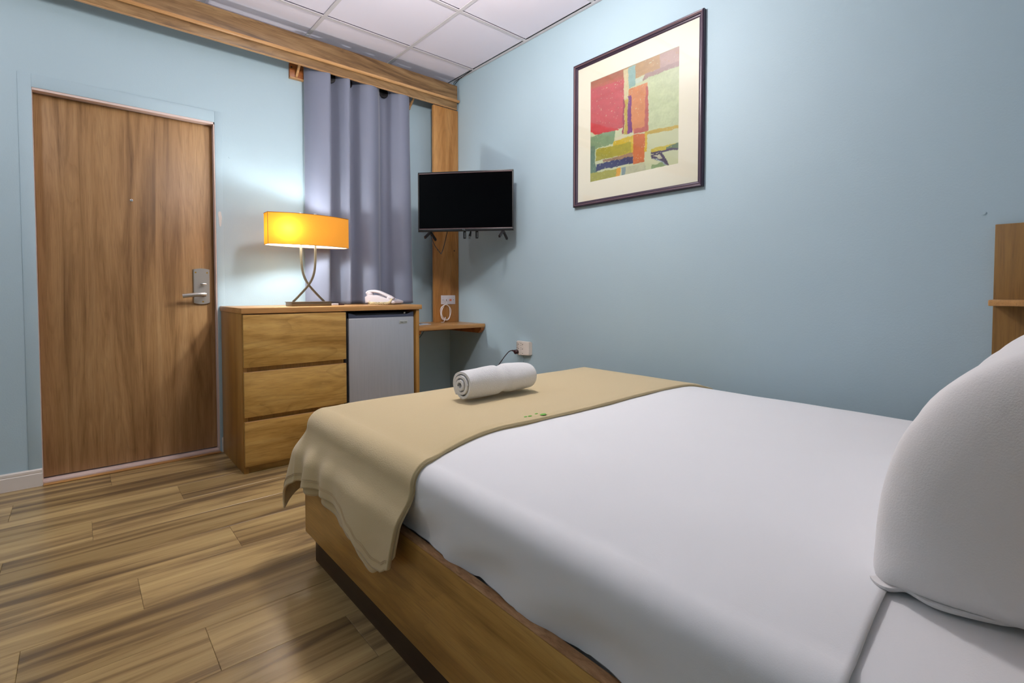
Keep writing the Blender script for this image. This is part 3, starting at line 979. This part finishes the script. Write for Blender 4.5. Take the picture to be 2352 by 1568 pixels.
# spider bar, sockets, bulbs
bm = bmesh.new(); tube(bm, [(SX0 + 0.002, SY, SZ1 - 0.02), (SX1 - 0.002, SY, SZ1 - 0.02)], 0.002, 6)
obj('spider_bar', bm, M['nickel'], tl)
for x, lit in ((BULB_POS.x, True), (-1.16, False)):
    bm = bmesh.new(); cyl(bm, (x, SY, SZ1 - 0.022), (x, SY, SZ1 - 0.052), 0.013)
    sk = obj('socket', bm, M['ivory'], tl)
    if not lit:
        bm = bmesh.new()
        lathe(bm, [(0.008, 0.0), (0.02, -0.022), (0.028, -0.045), (0.022, -0.066), (0.006, -0.075)], Matrix.Translation((x, SY, SZ1 - 0.052)), 16)
        obj('bulb', bm, M['whiteplastic'], sk)
bl = bpy.data.lights.new('bulb_light', 'POINT')
bl.energy = BULB_POWER; bl.color = BULB_COLOR; bl.shadow_soft_size = 0.028
blo = bpy.data.objects.new('bulb_light', bl)
blo.parent = tl
blo.location = BULB_POS - LC
COL.objects.link(blo)

# small adapter beside the lamp
ad = thing('power_adapter', 'small white adapter with dark tip beside the lamp base', 'adapter', (-1.09, -0.30, 0.9175))
obj('white_body', BX(-1.132, -1.092, -0.312, -0.290, 0.9176, 0.930, bev=0.002), M['whiteplastic'], ad)
bm = bmesh.new()
prism(bm, [(-1.0915, -0.312), (-1.06, -0.312), (-1.05, -0.305), (-1.05, -0.295), (-1.06, -0.290), (-1.0915, -0.290)], 0.9176, 0.9265, bev=0.002)
obj('dark_tip', bm, M['brownplastic'], ad)

# ------------------------------------------------------------------ telephone
MP = Matrix.Translation((-0.772, -0.33, 0.9176)) @ Matrix.Rotation(math.radians(-50), 4, 'Z')
ph = thing('telephone', 'white corded desk telephone on the dresser by the curtain', 'telephone', (-0.772, -0.33, 0.9176))
bm = bmesh.new()
# wedge: local x runs from the high back to the low front
prism(bm, [(-0.105, 0.012), (0.095, 0.006), (0.108, 0.012), (0.106, 0.024), (-0.02, 0.064), (-0.085, 0.066), (-0.108, 0.052)], -0.085, 0.085,
      MP @ Matrix(((1, 0, 0, 0), (0, 0, 1, 0), (0, 1, 0, 0), (0, 0, 0, 1))), bev=0.006)
body = obj('body', bm, M['whiteplastic'], ph)
bm = bmesh.new()
box(bm, -0.09, -0.02, -0.07, 0.07, 0.0, 0.013, M=MP); box(bm, 0.06, 0.09, -0.07, 0.07, 0.0, 0.008, M=MP)
obj('stand', bm, M['ivory'], ph, smooth=False)
slope = math.atan2(0.024 - 0.064, 0.126)
for i in range(4):
    for j in range(3):
        x = 0.0 + i * 0.022; y = -0.002 + j * 0.024
        zz = 0.064 + (x + 0.02) * math.tan(slope)
        Mk = MP @ Matrix.Translation((x, y, zz)) @ Matrix.Rotation(-slope, 4, 'Y')
        bm = bmesh.new(); box(bm, -0.007, 0.007, -0.0085, 0.0085, -0.002, 0.004, bev=0.0015, seg=1, M=Mk)
        obj('key', bm, M['key'], body)
# handset: arched grip with two end cups, along the near side
hs = bmesh.new()
hp = [(-0.104, -0.052, 0.076), (-0.09, -0.052, 0.088), (-0.05, -0.052, 0.091), (-0.01, -0.052, 0.084), (0.035, -0.052, 0.066), (0.075, -0.052, 0.048), (0.088, -0.052, 0.038)]
hp = [MP @ Vector(q) for q in hp]
tube(hs, catmull(hp, 6), 0, 8, sect=[(0.019 * math.cos(a * math.pi / 6) , 0.011 * math.sin(a * math.pi / 6)) for a in range(12)])
for q, tilt in (((-0.082, -0.052, 0.072), 0.12), ((0.064, -0.052, 0.043), 0.36)):
    lathe(hs, [(0.020, -0.014), (0.024, -0.008), (0.024, 0.006), (0.018, 0.014)], MP @ Matrix.Translation(q) @ Matrix.Rotation(tilt, 4, 'Y'), 18)
obj('handset', hs, M['whiteplastic'], ph)
cd = bmesh.new()
path = catmull([MP @ Vector(q) for q in ((0.082, -0.07, 0.036), (0.075, -0.088, 0.018), (0.06, -0.105, 0.011), (0.02, -0.118, 0.011), (-0.03, -0.118, 0.011), (-0.055, -0.112, 0.011))], 30)
hel = []
for k, q in enumerate(path):
    a = k * 1.15
    hel.append(q + Vector((0, math.cos(a), math.sin(a))) * 0.0075)
tube(cd, hel, 0.0028, 6)
tube(cd, catmull([MP @ Vector(q) for q in ((-0.055, -0.112, 0.012), (-0.072, -0.10, 0.02), (-0.07, -0.088, 0.026))], 6), 0.0024, 6)
obj('coiled_cord', cd, M['ivory'], ph, label='ivory coiled cord')

# ------------------------------------------------------------------ six-way outlet with plug on the right wall
ot = thing('wall_outlet', 'beige six-way wall outlet with rounded front below the picture wall', 'outlet', (0, -0.95, 0.607))
bm = bmesh.new()
prism(bm, [(-0.001, -1.020), (-0.026, -1.014), (-0.040, -0.995), (-0.045, -0.960), (-0.045, -0.930), (-0.040, -0.900), (-0.026, -0.884), (-0.001, -0.878)], 0.560, 0.655, bev=0.004)
obj('housing', bm, M['beigeplastic'], ot)
for yy in (-0.920, -0.962):
    for k in range(3):
        zc = 0.642 - k * 0.031
        sl = bmesh.new()
        box(sl, -0.0462, -0.044, yy + 0.006, yy + 0.013, zc - 0.0008, zc + 0.0012)
        box(sl, -0.0462, -0.044, yy + 0.006, yy + 0.013, zc - 0.0148, zc - 0.0128)
        cyl(sl, (-0.0462, yy - 0.006, zc - 0.007), (-0.044, yy - 0.006, zc - 0.007), 0.0026, seg=8)
        obj('socket', sl, M['slot'], ot, smooth=False)
pg = thing('power_plug', 'dark brown plug and cord in the six-way outlet', 'plug', (-0.06, -0.92, 0.583))
bm = bmesh.new()
cyl(bm, (-0.0465, -0.915, 0.580), (-0.066, -0.915, 0.580), 0.015, 0.016, 18)
cyl(bm, (-0.066, -0.915, 0.580), (-0.071, -0.915, 0.580), 0.016, 0.012, 18)
tube(bm, [(-0.060, -0.905, 0.583), (-0.060, -0.885, 0.586), (-0.060, -0.872, 0.586)], [0.008, 0.006, 0.004], 10)
obj('plug', bm, M['brownplastic'], pg)
bm = bmesh.new()
tube(bm, catmull([(-0.060, -0.872, 0.586), (-0.060, -0.84, 0.575), (-0.058, -0.79, 0.535), (-0.055, -0.72, 0.468), (-0.05, -0.60, 0.36), (-0.04, -0.52, 0.2), (-0.04, -0.5, 0.02)], 8), 0.0032, 8)
obj('cord', bm, M['brownplastic'], pg)
bm = bmesh.new(); tube(bm, catmull([(-0.004, -0.93, 0.56), (-0.004, -0.932, 0.50), (-0.004, -0.93, 0.35), (-0.004, -0.93, 0.10)], 4), 0.0022, 6)
tag(obj('surface_cable', bm, M['wall'], origin=(0, -0.93, 0.1)), 'thin painted cable running down the wall below the outlet', 'cable')

# ------------------------------------------------------------------ framed print
PY0, PY1, PZ0, PZ1 = -2.278, -1.4155, 1.537, 2.415
pf = thing('framed_picture', 'abstract colour block print in a dark frame with cream mat', 'picture', (0, (PY0 + PY1) / 2, PZ0))
prof = [(0.0, 0.0), (0.0, 0.020), (0.004, 0.025), (0.010, 0.024), (0.013, 0.020), (0.017, 0.020), (0.020, 0.015), (0.026, 0.013), (0.030, 0.009), (0.030, 0.0)]
def frame_side(c0, c1, inv):
    """mitred moulding between two outer corners (y, z); profile (inset, height from wall)"""
    bm = bmesh.new()
    cy, cz = (PY0 + PY1) / 2, (PZ0 + PZ1) / 2
    rings = []
    for (y, z) in (c0, c1):
        sy, sz = (1 if y < cy else -1), (1 if z < cz else -1)
        rings.append([bm.verts.new((-h - 0.0005, y + sy * d, z + sz * d)) for d, h in prof])
    n = len(prof)
    for k in range(n):
        f = bm.faces.new((rings[0][k], rings[0][(k + 1) % n], rings[1][(k + 1) % n], rings[1][k]))
        if k in (3,):
            f.material_index = 1
    bm.faces.new(rings[0]); bm.faces.new(rings[1][::-1])
    return bm
cor = [(PY0, PZ0), (PY1, PZ0), (PY1, PZ1), (PY0, PZ1)]
for k in range(4):
    obj('frame_side', frame_side(cor[k], cor[(k + 1) % 4], False), [M['frame'], M['frame_line']], pf, smooth=False)
# mat board with a bevelled window
AY0, AY1, AZ0, AZ1 = -2.138, -1.5425, 1.6775, 2.2835
bm = bmesh.new()
def ring4(x, y0, y1, z0, z1): return [bm.verts.new((x, y, z)) for y, z in ((y0, z0), (y1, z0), (y1, z1), (y0, z1))]
o4 = ring4(-0.0085, PY0 + .028, PY1 - .028, PZ0 + .028, PZ1 - .028); i4 = ring4(-0.0085, AY0, AY1, AZ0, AZ1); b4 = ring4(-0.0068, AY0 + .0015, AY1 - .0015, AZ0 + .0015, AZ1 - .0015)
for a, b in ((o4, i4), (i4, b4)):
    for k in range(4):
        bm.faces.new((a[k], a[(k + 1) % 4], b[(k + 1) % 4], b[k]))
obj('mat_board', bm, M['mat_board'], pf, smooth=False)
obj('backing', BX(-0.006, -0.001, PY0 + .01, PY1 - .01, PZ0 + .01, PZ1 - .01), M['dark'], pf, smooth=False)
ART = [
    ((175, 140, 85), [(-0.013, 1.013), (1.007, 1.005), (1.009, 0.87), (0.685, 0.877), (0.541, 0.862), (0.411, 0.937), (-0.012, 0.938)]),
    ((165, 95, 60), [(-0.013, 1.013), (0.4, 1.003), (0.411, 0.928), (-0.012, 0.933)]),
    ((172, 145, 130), [(0.802, 1.005), (1.007, 1.005), (1.009, 0.862), (0.804, 0.872)]),
    ((158, 132, 122), [(0.645, 0.877), (1.009, 0.876), (1.009, 0.832), (0.696, 0.833), (0.625, 0.819)]),
    ((188, 76, 80), [(-0.012, 0.947), (0.411, 0.933), (0.415, 0.707), (0.406, 0.453), (0.078, 0.456), (-0.009, 0.513)]),
    ((176, 92, 66), [(-0.012, 0.952), (0.411, 0.935), (0.411, 0.902), (-0.012, 0.928)]),
    ((196, 48, 52), [(-0.01, 0.608), (0.221, 0.496), (0.371, 0.444), (0.078, 0.456), (-0.009, 0.513)]),
    ((205, 195, 150), [(0.408, 0.986), (0.463, 0.986), (0.464, 0.868), (0.462, 0.712), (0.422, 0.696)]),
    ((135, 175, 165), [(0.46, 0.992), (0.542, 0.998), (0.544, 0.81), (0.467, 0.793)]),
    ((190, 205, 185), [(0.546, 0.862), (0.624, 0.855), (0.627, 0.819), (0.547, 0.816)]),
    ((190, 205, 160), [(0.69, 0.833), (1.009, 0.834), (1.015, 0.324), (0.69, 0.352)]),
    ((202, 130, 74), [(0.467, 0.789), (0.678, 0.795), (0.692, 0.36), (0.529, 0.363), (0.502, 0.413), (0.5, 0.718), (0.467, 0.728)]),
    ((112, 38, 114), [(0.461, 0.725), (0.5, 0.725), (0.509, 0.377), (0.453, 0.379)]),
    ((185, 165, 60), [(0.424, 0.705), (0.459, 0.704), (0.454, 0.38), (0.421, 0.377)]),
    ((150, 50, 70), [(0.405, 0.717), (0.424, 0.717), (0.417, 0.389), (0.398, 0.391)]),
    ((175, 85, 75), [(0.661, 0.758), (0.685, 0.759), (0.686, 0.36), (0.53, 0.361), (0.529, 0.407), (0.649, 0.404)]),
    ((190, 165, 60), [(0.649, 0.358), (1.015, 0.328), (1.015, 0.298), (0.665, 0.322)]),
    ((120, 152, 112), [(-0.009, 0.456), (0.314, 0.448), (0.298, 0.325), (0.066, 0.318), (0.055, 0.189), (-0.007, 0.181)]),
    ((205, 200, 165), [(0.303, 0.369), (0.405, 0.387), (0.427, 0.351), (0.315, 0.344)]),
    ((202, 176, 36), [(0.292, 0.34), (0.526, 0.355), (0.528, 0.177), (0.282, 0.202)]),
    ((160, 155, 40), [(0.079, 0.315), (0.498, 0.296), (0.499, 0.195), (0.067, 0.198)]),
    ((196, 104, 44), [(0.527, 0.359), (0.651, 0.344), (0.648, 0.08), (0.52, 0.085)]),
    ((210, 180, 40), [(0.651, 0.344), (0.674, 0.343), (0.673, 0.17), (0.648, 0.169)]),
    ((95, 125, 102), [(-0.009, 0.362), (0.06, 0.347), (0.057, 0.188), (0.092, 0.089), (-0.007, 0.077)]),
    ((150, 120, 90), [(0.164, 0.192), (0.52, 0.191), (0.521, 0.156), (0.165, 0.169)]),
    ((44, 48, 96), [(0.08, 0.166), (0.522, 0.16), (0.522, 0.093), (0.074, 0.101)]),
    ((185, 187, 152), [(0.429, 0.076), (0.652, 0.071), (0.678, -0.006), (0.43, -0.008)]),
    ((160, 160, 60), [(-0.013, 0.088), (0.334, 0.077), (0.335, -0.008), (-0.013, -0.008)]),
    ((226, 166, 30), [(0.331, 0.081), (0.383, 0.078), (0.37, -0.005), (0.322, -0.002)]),
    ((128, 150, 150), [(0.388, 0.074), (0.442, 0.074), (0.431, -0.006), (0.397, -0.005)]),
    ((195, 180, 50), [(0.716, 0.186), (1.016, 0.178), (1.016, 0.149), (0.878, 0.144), (0.716, 0.151)]),
    ((90, 120, 85), [(0.873, 0.163), (1.016, 0.183), (1.017, 0.132), (0.878, 0.139)]),
    ((60, 50, 86), [(0.722, 0.156), (1.017, 0.136), (1.017, 0.124), (0.726, 0.136)]),
    ((58, 54, 88), [(0.72, 0.133), (0.83, 0.128), (0.871, 0.073), (0.906, -0.001), (0.868, 0.002), (0.823, 0.057), (0.727, 0.096)]),
    ((190, 190, 160), [(0.752, 0.116), (0.811, 0.113), (0.84, 0.074), (0.802, 0.084)]),
    ((150, 175, 180), [(0.731, 0.097), (0.782, 0.088), (0.841, 0.045), (0.889, -0.001), (0.877, -0.0), (0.826, 0.044), (0.772, 0.081)]),
    ((130, 160, 110), [(0.726, 0.039), (0.841, 0.039), (0.872, 0.003), (0.727, 0.002)]),
]
NA = 190
uu, vv = np.meshgrid(np.linspace(0, 1, NA + 1), np.linspace(0, 1, NA + 1), indexing='ij')
ku = uu + 0.010 * (vnoise(uu * 26, vv * 26, 1) - 0.5) + 0.006 * (vnoise(uu * 80, vv * 80, 2) - 0.5)
kv = vv + 0.010 * (vnoise(uu * 26, vv * 26, 3) - 0.5) + 0.006 * (vnoise(uu * 80, vv * 80, 5) - 0.5)
colr = np.ones((NA + 1, NA + 1, 3)) * np.array(srgb(178, 186, 148))
def inside(poly):
    r = np.zeros(uu.shape, bool)
    n = len(poly)
    for i in range(n):
        x0, y0 = poly[i]; x1, y1 = poly[(i + 1) % n]
        if y0 == y1: continue
        c = ((y0 > kv) != (y1 > kv)) & (ku < (x1 - x0) * (kv - y0) / (y1 - y0) + x0)
        r ^= c
    return r
for ci, (c, poly) in enumerate(ART):
    mk = inside(poly)
    tex = 1.0 + 0.16 * (vnoise(uu * 18 + ci, vv * 30, ci) - 0.5) + 0.14 * (vnoise(uu * 90, vv * 90, ci + 40) - 0.5)
    sp = vnoise(uu * 95, vv * 95, ci + 11) > 0.035
    colr[mk & sp] = (np.array(srgb(*c)) * 0.80 * tex[..., None])[mk & sp]
bm = bmesh.new()
V = grid_surface(bm, lambda a, b: (-0.0062, AY1 + (AY0 - AY1) * a, AZ0 + (AZ1 - AZ0) * b), NA, NA)
print_o = obj('print', bm, M['art'], pf, smooth=False, label='abstract print of red, orange, green and navy blocks')
ca = print_o.data.color_attributes.new('paint', 'FLOAT_COLOR', 'POINT')
buf = np.ones(((NA + 1) * (NA + 1), 4)); buf[:, :3] = np.clip(colr.reshape(-1, 3), 0, 1)
ca.data.foreach_set('color', buf.ravel().astype(np.float32))
bm = bmesh.new(); box(bm, -0.0112, -0.0102, PY0 + .0275, PY1 - .0275, PZ0 + .0275, PZ1 - .0275)
obj('glass_pane', bm, M['glass'], pf, smooth=False)

# ------------------------------------------------------------------ wall panel with ledge near the pillows
wp2 = thing('shelf_panel', 'upright wooden wall panel with a narrow ledge beside the pillow', 'panel', (-0.012, -3.6, 0.45))
obj('panel', BX(-0.022, -0.0005, -3.90, -3.342, 0.45, 1.238, bev=0.002), M['panelwood'], wp2)
obj('ledge', BX(-0.15, -0.0225, -3.92, -3.341, 0.962, 0.982, bev=0.003), M['redwood'] if False else M['oaktop'], wp2)

# ------------------------------------------------------------------ bed
BX0, BX1, BY0, BY1 = -1.748, -0.215, -3.66, -1.662
bf = thing('bed_frame', 'wooden platform bed frame with dark recessed plinth', 'bed', (-0.98, -2.66, 0))
obj('side_rail', BX(-1.765, -1.739, -3.70, -1.652, 0.113, 0.378, bev=0.002), M['bedwood'], bf)
obj('rail_top_edge', BX(-1.7645, -1.7395, -3.70, -1.653, 0.3782, 0.3805, bev=0.0008), M['bedend'], bf, label='open grained top edge of the rail')
obj('side_rail', BX(-0.211, -0.185, -3.70, -1.652, 0.113, 0.378, bev=0.002), M['bedwood'], bf)
obj('foot_rail', BX(-1.7385, -0.2115, -1.657, -1.633, 0.113, 0.378, bev=0.002), M['bedwood'], bf)
obj('slat_deck', BX(-1.7385, -0.2115, -3.70, -1.658, 0.19, 0.21), M['bedwood'], bf, smooth=False)
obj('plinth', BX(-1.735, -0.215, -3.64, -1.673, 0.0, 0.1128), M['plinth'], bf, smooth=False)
obj('headboard', BX(-1.78, -0.17, -3.735, -3.702, 0.0, 1.08, bev=0.004), M['bedwood'], bf)

RE = 0.045
CX0, CX1, CY0, CY1 = BX0 + RE, BX1 - RE, BY0 + RE, BY1 - RE
def topz(x, y, z0=0.600):
    """crowned mattress: soft shoulders over the last 24 cm"""
    d = min(x - CX0, CX1 - x, CY1 - y) 
    t = max(0.0, 1 - max(d, 0.0) / 0.26)
    return z0 - 0.042 * t * t
def drape(u, v, off, pw=2.0, flare=0.0, zmin=None, ripple=None):
    """cloth point (u, v in unfolded plan) over the mattress core"""
    qx, qy = min(max(u, CX0), CX1), min(max(v, CY0 - 1), CY1)
    dx, dy = u - qx, v - qy
    d = (abs(dx) ** pw + abs(dy) ** pw) ** (1 / pw)
    z0 = topz(qx, qy) + off
    if d < 1e-9:
        return Vector((u, v, z0))
    L = math.hypot(dx, dy)
    nx, ny = dx / L, dy / L
    r = RE + off
    if d < r * math.pi / 2:
        a = d / r
        p = Vector((qx + nx * r * math.sin(a), qy + ny * r * math.sin(a), z0 - r * (1 - math.cos(a))))
        h = 0.0
    else:
        h = d - r * math.pi / 2
        p = Vector((qx + nx * r, qy + ny * r, z0 - r - h))
        corner = 4 * (nx * nx) * (ny * ny)
        fl = flare * corner * h
        p.x += nx * fl; p.y += ny * fl
    if ripple:
        o = ripple(u, v, d, h)
        p.x += nx * o; p.y += ny * o
    if zmin is not None and p.z < zmin:
        p.z = zmin
    return p

mt = thing('mattress', 'white queen mattress in a fitted sheet on the wooden bed frame', 'mattress', (-0.975, -2.66, 0.2102))
obj('mattress_core', BX(BX0 + .03, BX1 - .012, BY0 + .01, BY1 - .012, 0.2105, 0.50, bev=0.045, seg=4), M['sheet'], mt)
bm = bmesh.new()
grid_surface(bm, lambda a, b: drape(BX0 - 0.16 + (BX1 - BX0 + 0.32) * a, BY0 + 0.0 + 0.75 * b, 0.0, zmin=0.385, ripple=lambda u, v, d, h: -0.006 - 0.026 * sstep(0.02, 0.11, h)), 90, 30)
fs = obj('fitted_sheet', bm, M['sheet'], mt)

# top sheet, folded edge near the pillows
def sheet_ripple(u, v, d, h):
    if u > -1: return 0.0
    w = sstep(0.02, 0.10, h)
    n = math.sin(2 * math.pi * (v * 3.1 - h * 3.6) + 5 * vn(v * 4, h * 6, 8)) * (0.5 + vn(v * 3, 2.0, 9))
    n2 = math.sin(2 * math.pi * (v * 14 + h * 3)) * sstep(0.10, 0.14, h)
    return w * 0.0060 * n + 0.0012 * n2 - 0.0125 * sstep(0.03, 0.125, h)
def sheet_pt(a, b):
    v = -3.375 + (BY1 + 0.16 + 3.375) * b
    u = BX0 - 0.175 + (BX1 - BX0 + 0.34) * a
    p = drape(u, v, 0.0045, zmin=0.3815, ripple=sheet_ripple)
    if CX0 < u < CX1:
        p.z += 0.0035 * (vn(u * 5, v * 5, 21) - 0.5) + 0.0012 * math.sin(30 * (u + 0.6 * v) + 4 * vn(u * 3, v * 3, 5)) * vn(u * 2.2, v * 2.2, 6)
    return p
bm = bmesh.new()
grid_surface(bm, sheet_pt, 190, 190)
ts = obj('top_sheet', bm, M['sheet'], origin=(-0.975, -2.6, 0.60))
tag(ts, 'smooth white top sheet stretched over the mattress', 'bed sheet')
solidify(ts, 0.003, 1)

# beige blanket across the foot
def hang(v):
    """how far the blanket hangs over the left edge at plan position v"""
    pts = [(-2.46, 0.296), (-2.435, 0.322), (-2.40, 0.343), (-2.36, 0.348), (-2.28, 0.325), (-2.20, 0.300), (-2.10, 0.272), (-1.98, 0.262), (-1.86, 0.270), (-1.74, 0.285), (-1.6, 0.30), (-1.2, 0.30)]
    for (a, la), (b, lb) in zip(pts[:-1], pts[1:]):
        if v <= b:
            t = max(0.0, (v - a) / (b - a)); t = t * t * (3 - 2 * t)
            return la + (lb - la) * t
    return 0.3
def blanket_ripple(u, v, d, h):
    if u > -1: return 0.0
    g = sstep(0.0, 0.24, h)
    base = 0.036 * sstep(0.0, 0.10, h) + 0.012 * g
    side = 1 - sstep(CY1 - 0.03, CY1 + 0.06, v)          # calm down round the corner
    near = sstep(-2.12, -1.86, v)
    w = (math.sin(2 * math.pi * (v + 1.70) / 0.155) * 0.022 * near + 0.009 * math.sin(2 * math.pi * (v + 2.30) / 0.40) * (1 - near)) * side
    return base + g * w
YE = -2.447
def blanket_pt(off, extra):
    def fn(a, b):
        v = YE + (BY1 + 0.30 - YE) * b
        Lh = hang(v) + extra(v)
        u0, u1 = CX0 - Lh, BX1 + 0.10
        # finer sampling on the hanging part
        if a < 0.4: u = u0 + (CX0 - u0) * (a / 0.4)
        else: u = CX0 + (u1 - CX0) * ((a - 0.4) / 0.6)
        p = drape(u, v, off, pw=2.6, flare=0.20, ripple=blanket_ripple)
        hh = max(0.0, CX0 - u - 0.10)
        p.y += 0.058 * sstep(0.0, 0.26, hh) * (1 - sstep(0.0, 0.40, b))
        # slightly wavy, rolled free edge
        if b < 0.02 and u > CX0: p.z -= 0.004 * (1 - b / 0.02)
        p.y += 0.006 * (1 - sstep(0, 0.1, b)) * math.sin(u * 7)
        p.z += 0.003 * (vn(u * 6, v * 6, 31) - 0.5)
        return p
    return fn
bk = thing('blanket', 'beige fleece blanket laid across the foot of the bed', 'blanket', (-1.0, -2.05, 0.61))
bm = bmesh.new(); grid_surface(bm, blanket_pt(0.0215, lambda v: 0.0), 130, 150)
b1 = obj('outer_layer', bm, M['blanket'], bk); solidify(b1, 0.009, -1)
bm = bmesh.new(); grid_surface(bm, lambda a, b: blanket_pt(0.0115, lambda v: 0.016 + 0.014 * math.sin(v * 21 + 1) - 0.06 * sstep(-2.30, -2.42, v) - 0.06 * sstep(-1.86, -1.76, v))(a, b * 0.66), 90, 80)
b2 = obj('under_layer', bm, M['blanket'], bk); solidify(b2, 0.004, -1)
for dd in (0.022, 0.028):
    fn = blanket_pt(0.0225, lambda v: 0.0)
    pts = []
    for k in range(160):
        b = 0.01 + 0.98 * k / 159
        v = YE + (BY1 + 0.30 - YE) * b
        Lh = hang(v)
        pts.append(fn(0.4 * dd / Lh, b))
    bm = bmesh.new(); tube(bm, pts, 0.0008, 5)
    obj('stitching', bm, M['hem'], b1)

for gx, gy, gr in ((-1.351, -2.418, 0.004), (-1.335, -2.421, 0.005), (-1.300, -2.413, 0.004), (-1.288, -2.432, 0.008)):
    bm = bmesh.new()
    gz = drape(gx, gy, 0.0215).z
    lathe(bm, [(gr, 0.0), (gr * 0.8, 0.0012), (gr * 0.2, 0.0014)], Matrix.Translation((gx, gy, gz)) @ Matrix.Scale(1.6, 4, (1, 0, 0)), 10)
    obj('green_mark', bm, M['greenmark'], b1)

# rolled towel
MTW = Matrix.Translation((-1.222, -2.120, 0.6215 + 0.0575)) @ Matrix.Rotation(math.radians(1.5), 4, 'Z')
tw = thing('rolled_towel', 'rolled white terry towel lying on the beige blanket', 'towel', (-1.222, -2.128, 0.622))
TLn, TR0 = 0.315, 0.066
def spiral(turns, r_out, th, n):
    """outer to inner centre line of the roll"""
    pts = []
    for k in range(n + 1):
        t = k / n
        a = -0.75 + 2 * math.pi * turns * t
        r = r_out - th / 2 - (r_out - th / 2 - 0.008) * t
        pts.append((a, r))
    return pts
bm = bmesh.new()
NS, NL = 150, 26
sp = spiral(3.1, TR0, 0.013, NS)
def towel_pt(i, j, inner):
    a, r = sp[i]
    s = j / NL
    x = -TLn / 2 + TLn * s
    t = i / NS
    # inner turns start a little deeper on one end and poke out on the other
    x += (0.018 * t if s > 0.5 else -0.016 * t) * (1 if s > 0.5 else 1)
    rr = r + (-0.0052 if inner else 0.0052)
    pinch = 1 - 0.14 * math.exp(-((s - 0.53) / 0.05) ** 2)
    bulge = 0.90 + 0.10 * math.sin(math.pi * min(1, max(0, s)) ) ** 0.5
    wob = 1 + 0.045 * math.sin(3 * a + 6 * s) * (1 - t) + 0.02 * (vn(a * 1.5, s * 9, 3) - 0.5)
    rr *= pinch * bulge * wob
    y, z = rr * math.cos(a), rr * math.sin(a) * 0.97
    return MTW @ Vector((x, y, z))
A = [[bm.verts.new(towel_pt(i, j, False)) for j in range(NL + 1)] for i in range(NS + 1)]
B = [[bm.verts.new(towel_pt(i, j, True)) for j in range(NL + 1)] for i in range(NS + 1)]
for i in range(NS):
    for j in range(NL):
        bm.faces.new((A[i][j], A[i + 1][j], A[i + 1][j + 1], A[i][j + 1]))
        bm.faces.new((B[i][j], B[i][j + 1], B[i + 1][j + 1], B[i + 1][j]))
    bm.faces.new((A[i][0], B[i][0], B[i + 1][0], A[i + 1][0]))
    bm.faces.new((A[i][NL], A[i + 1][NL], B[i + 1][NL], B[i][NL]))
for j in range(NL):
    bm.faces.new((A[0][j], A[0][j + 1], B[0][j + 1], B[0][j]))
    bm.faces.new((A[NS][j], B[NS][j], B[NS][j + 1], A[NS][j + 1]))
obj('terry_roll', bm, M['towel'], tw)

# pillow leaning on the headboard
pw_ = thing('pillow', 'plump white pillow standing against the headboard', 'pillow', (-1.17, -3.48, 0.61))
PSEC = [(-3.364, .606), (-3.360, .66), (-3.367, .74), (-3.392, .825), (-3.440, .893), (-3.50, .938), (-3.56, .962), (-3.62, .948), (-3.662, .88), (-3.672, .78), (-3.645, .69), (-3.585, .632), (-3.50, .606), (-3.42, .601)]
psec = catmull([(0, y, z) for y, z in PSEC], 6, closed=True)
PX0, PX1 = -1.578, -0.83
NP = len(psec)
def pil(i, b):
    s = -math.cos(math.pi * i / 72)
    s = math.copysign(abs(s) ** 0.75, s)
    e = max(0.0, (abs(s) - 0.84) / 0.16)
    k = max(0.0, 1 - e ** 2.8) ** 0.55
    q = psec[b % NP]
    cy, cz = -3.452, 0.672
    if s > 0: cy, cz = -3.49, 0.74
    mid = 1 + 0.05 * (1 - s * s)                         # fuller in the middle
    y = cy + (q.y - cy) * k
    z = cz + (q.z - cz) * k
    y += (q.y + 3.49) * (mid - 1)
    ph = 2 * math.pi * b / NP
    n = (vn(s * 3.2 + 9, 3 + 2.2 * math.cos(ph), 2) - 0.5) * 0.012 + (vn(s * 9 + 3, 5 + 4 * math.sin(ph + .5), 5) - 0.5) * 0.005
    d = Vector((0, q.y + 3.49, q.z - 0.78))
    d.normalize()
    zz = max(z + d.z * n * k, 0.6035)
    return Vector(((PX0 + PX1) / 2 + (PX1 - PX0) / 2 * s, y + d.y * n * k, zz))
bm = bmesh.new()
PV = [[bm.verts.new(pil(i, b)) for b in range(NP)] for i in range(73)]
for i in range(72):
    for b_ in range(NP):
        bm.faces.new((PV[i][b_], PV[i][(b_ + 1) % NP], PV[i + 1][(b_ + 1) % NP], PV[i + 1][b_]))
bmesh.ops.remove_doubles(bm, verts=bm.verts[:], dist=0.0006)
obj('pillowcase', bm, M['pillowcase'], pw_)
# loose hem of the pillowcase along the bottom of the near end
hm = bmesh.new()
hp = catmull([(-1.538, -3.362, 0.604), (-1.548, -3.374, 0.603), (-1.540, -3.394, 0.607), (-1.548, -3.424, 0.604), (-1.545, -3.458, 0.606), (-1.535, -3.492, 0.609), (-1.515, -3.52, 0.616)], 8)
tube(hm, hp, 0, 8, sect=[(0.013 * math.cos(a * math.pi / 6), 0.005 * math.sin(a * math.pi / 6) + 0.002 * math.cos(a * math.pi / 2)) for a in range(12)])
obj('hem_fold', hm, M['pillowcase'], pw_)
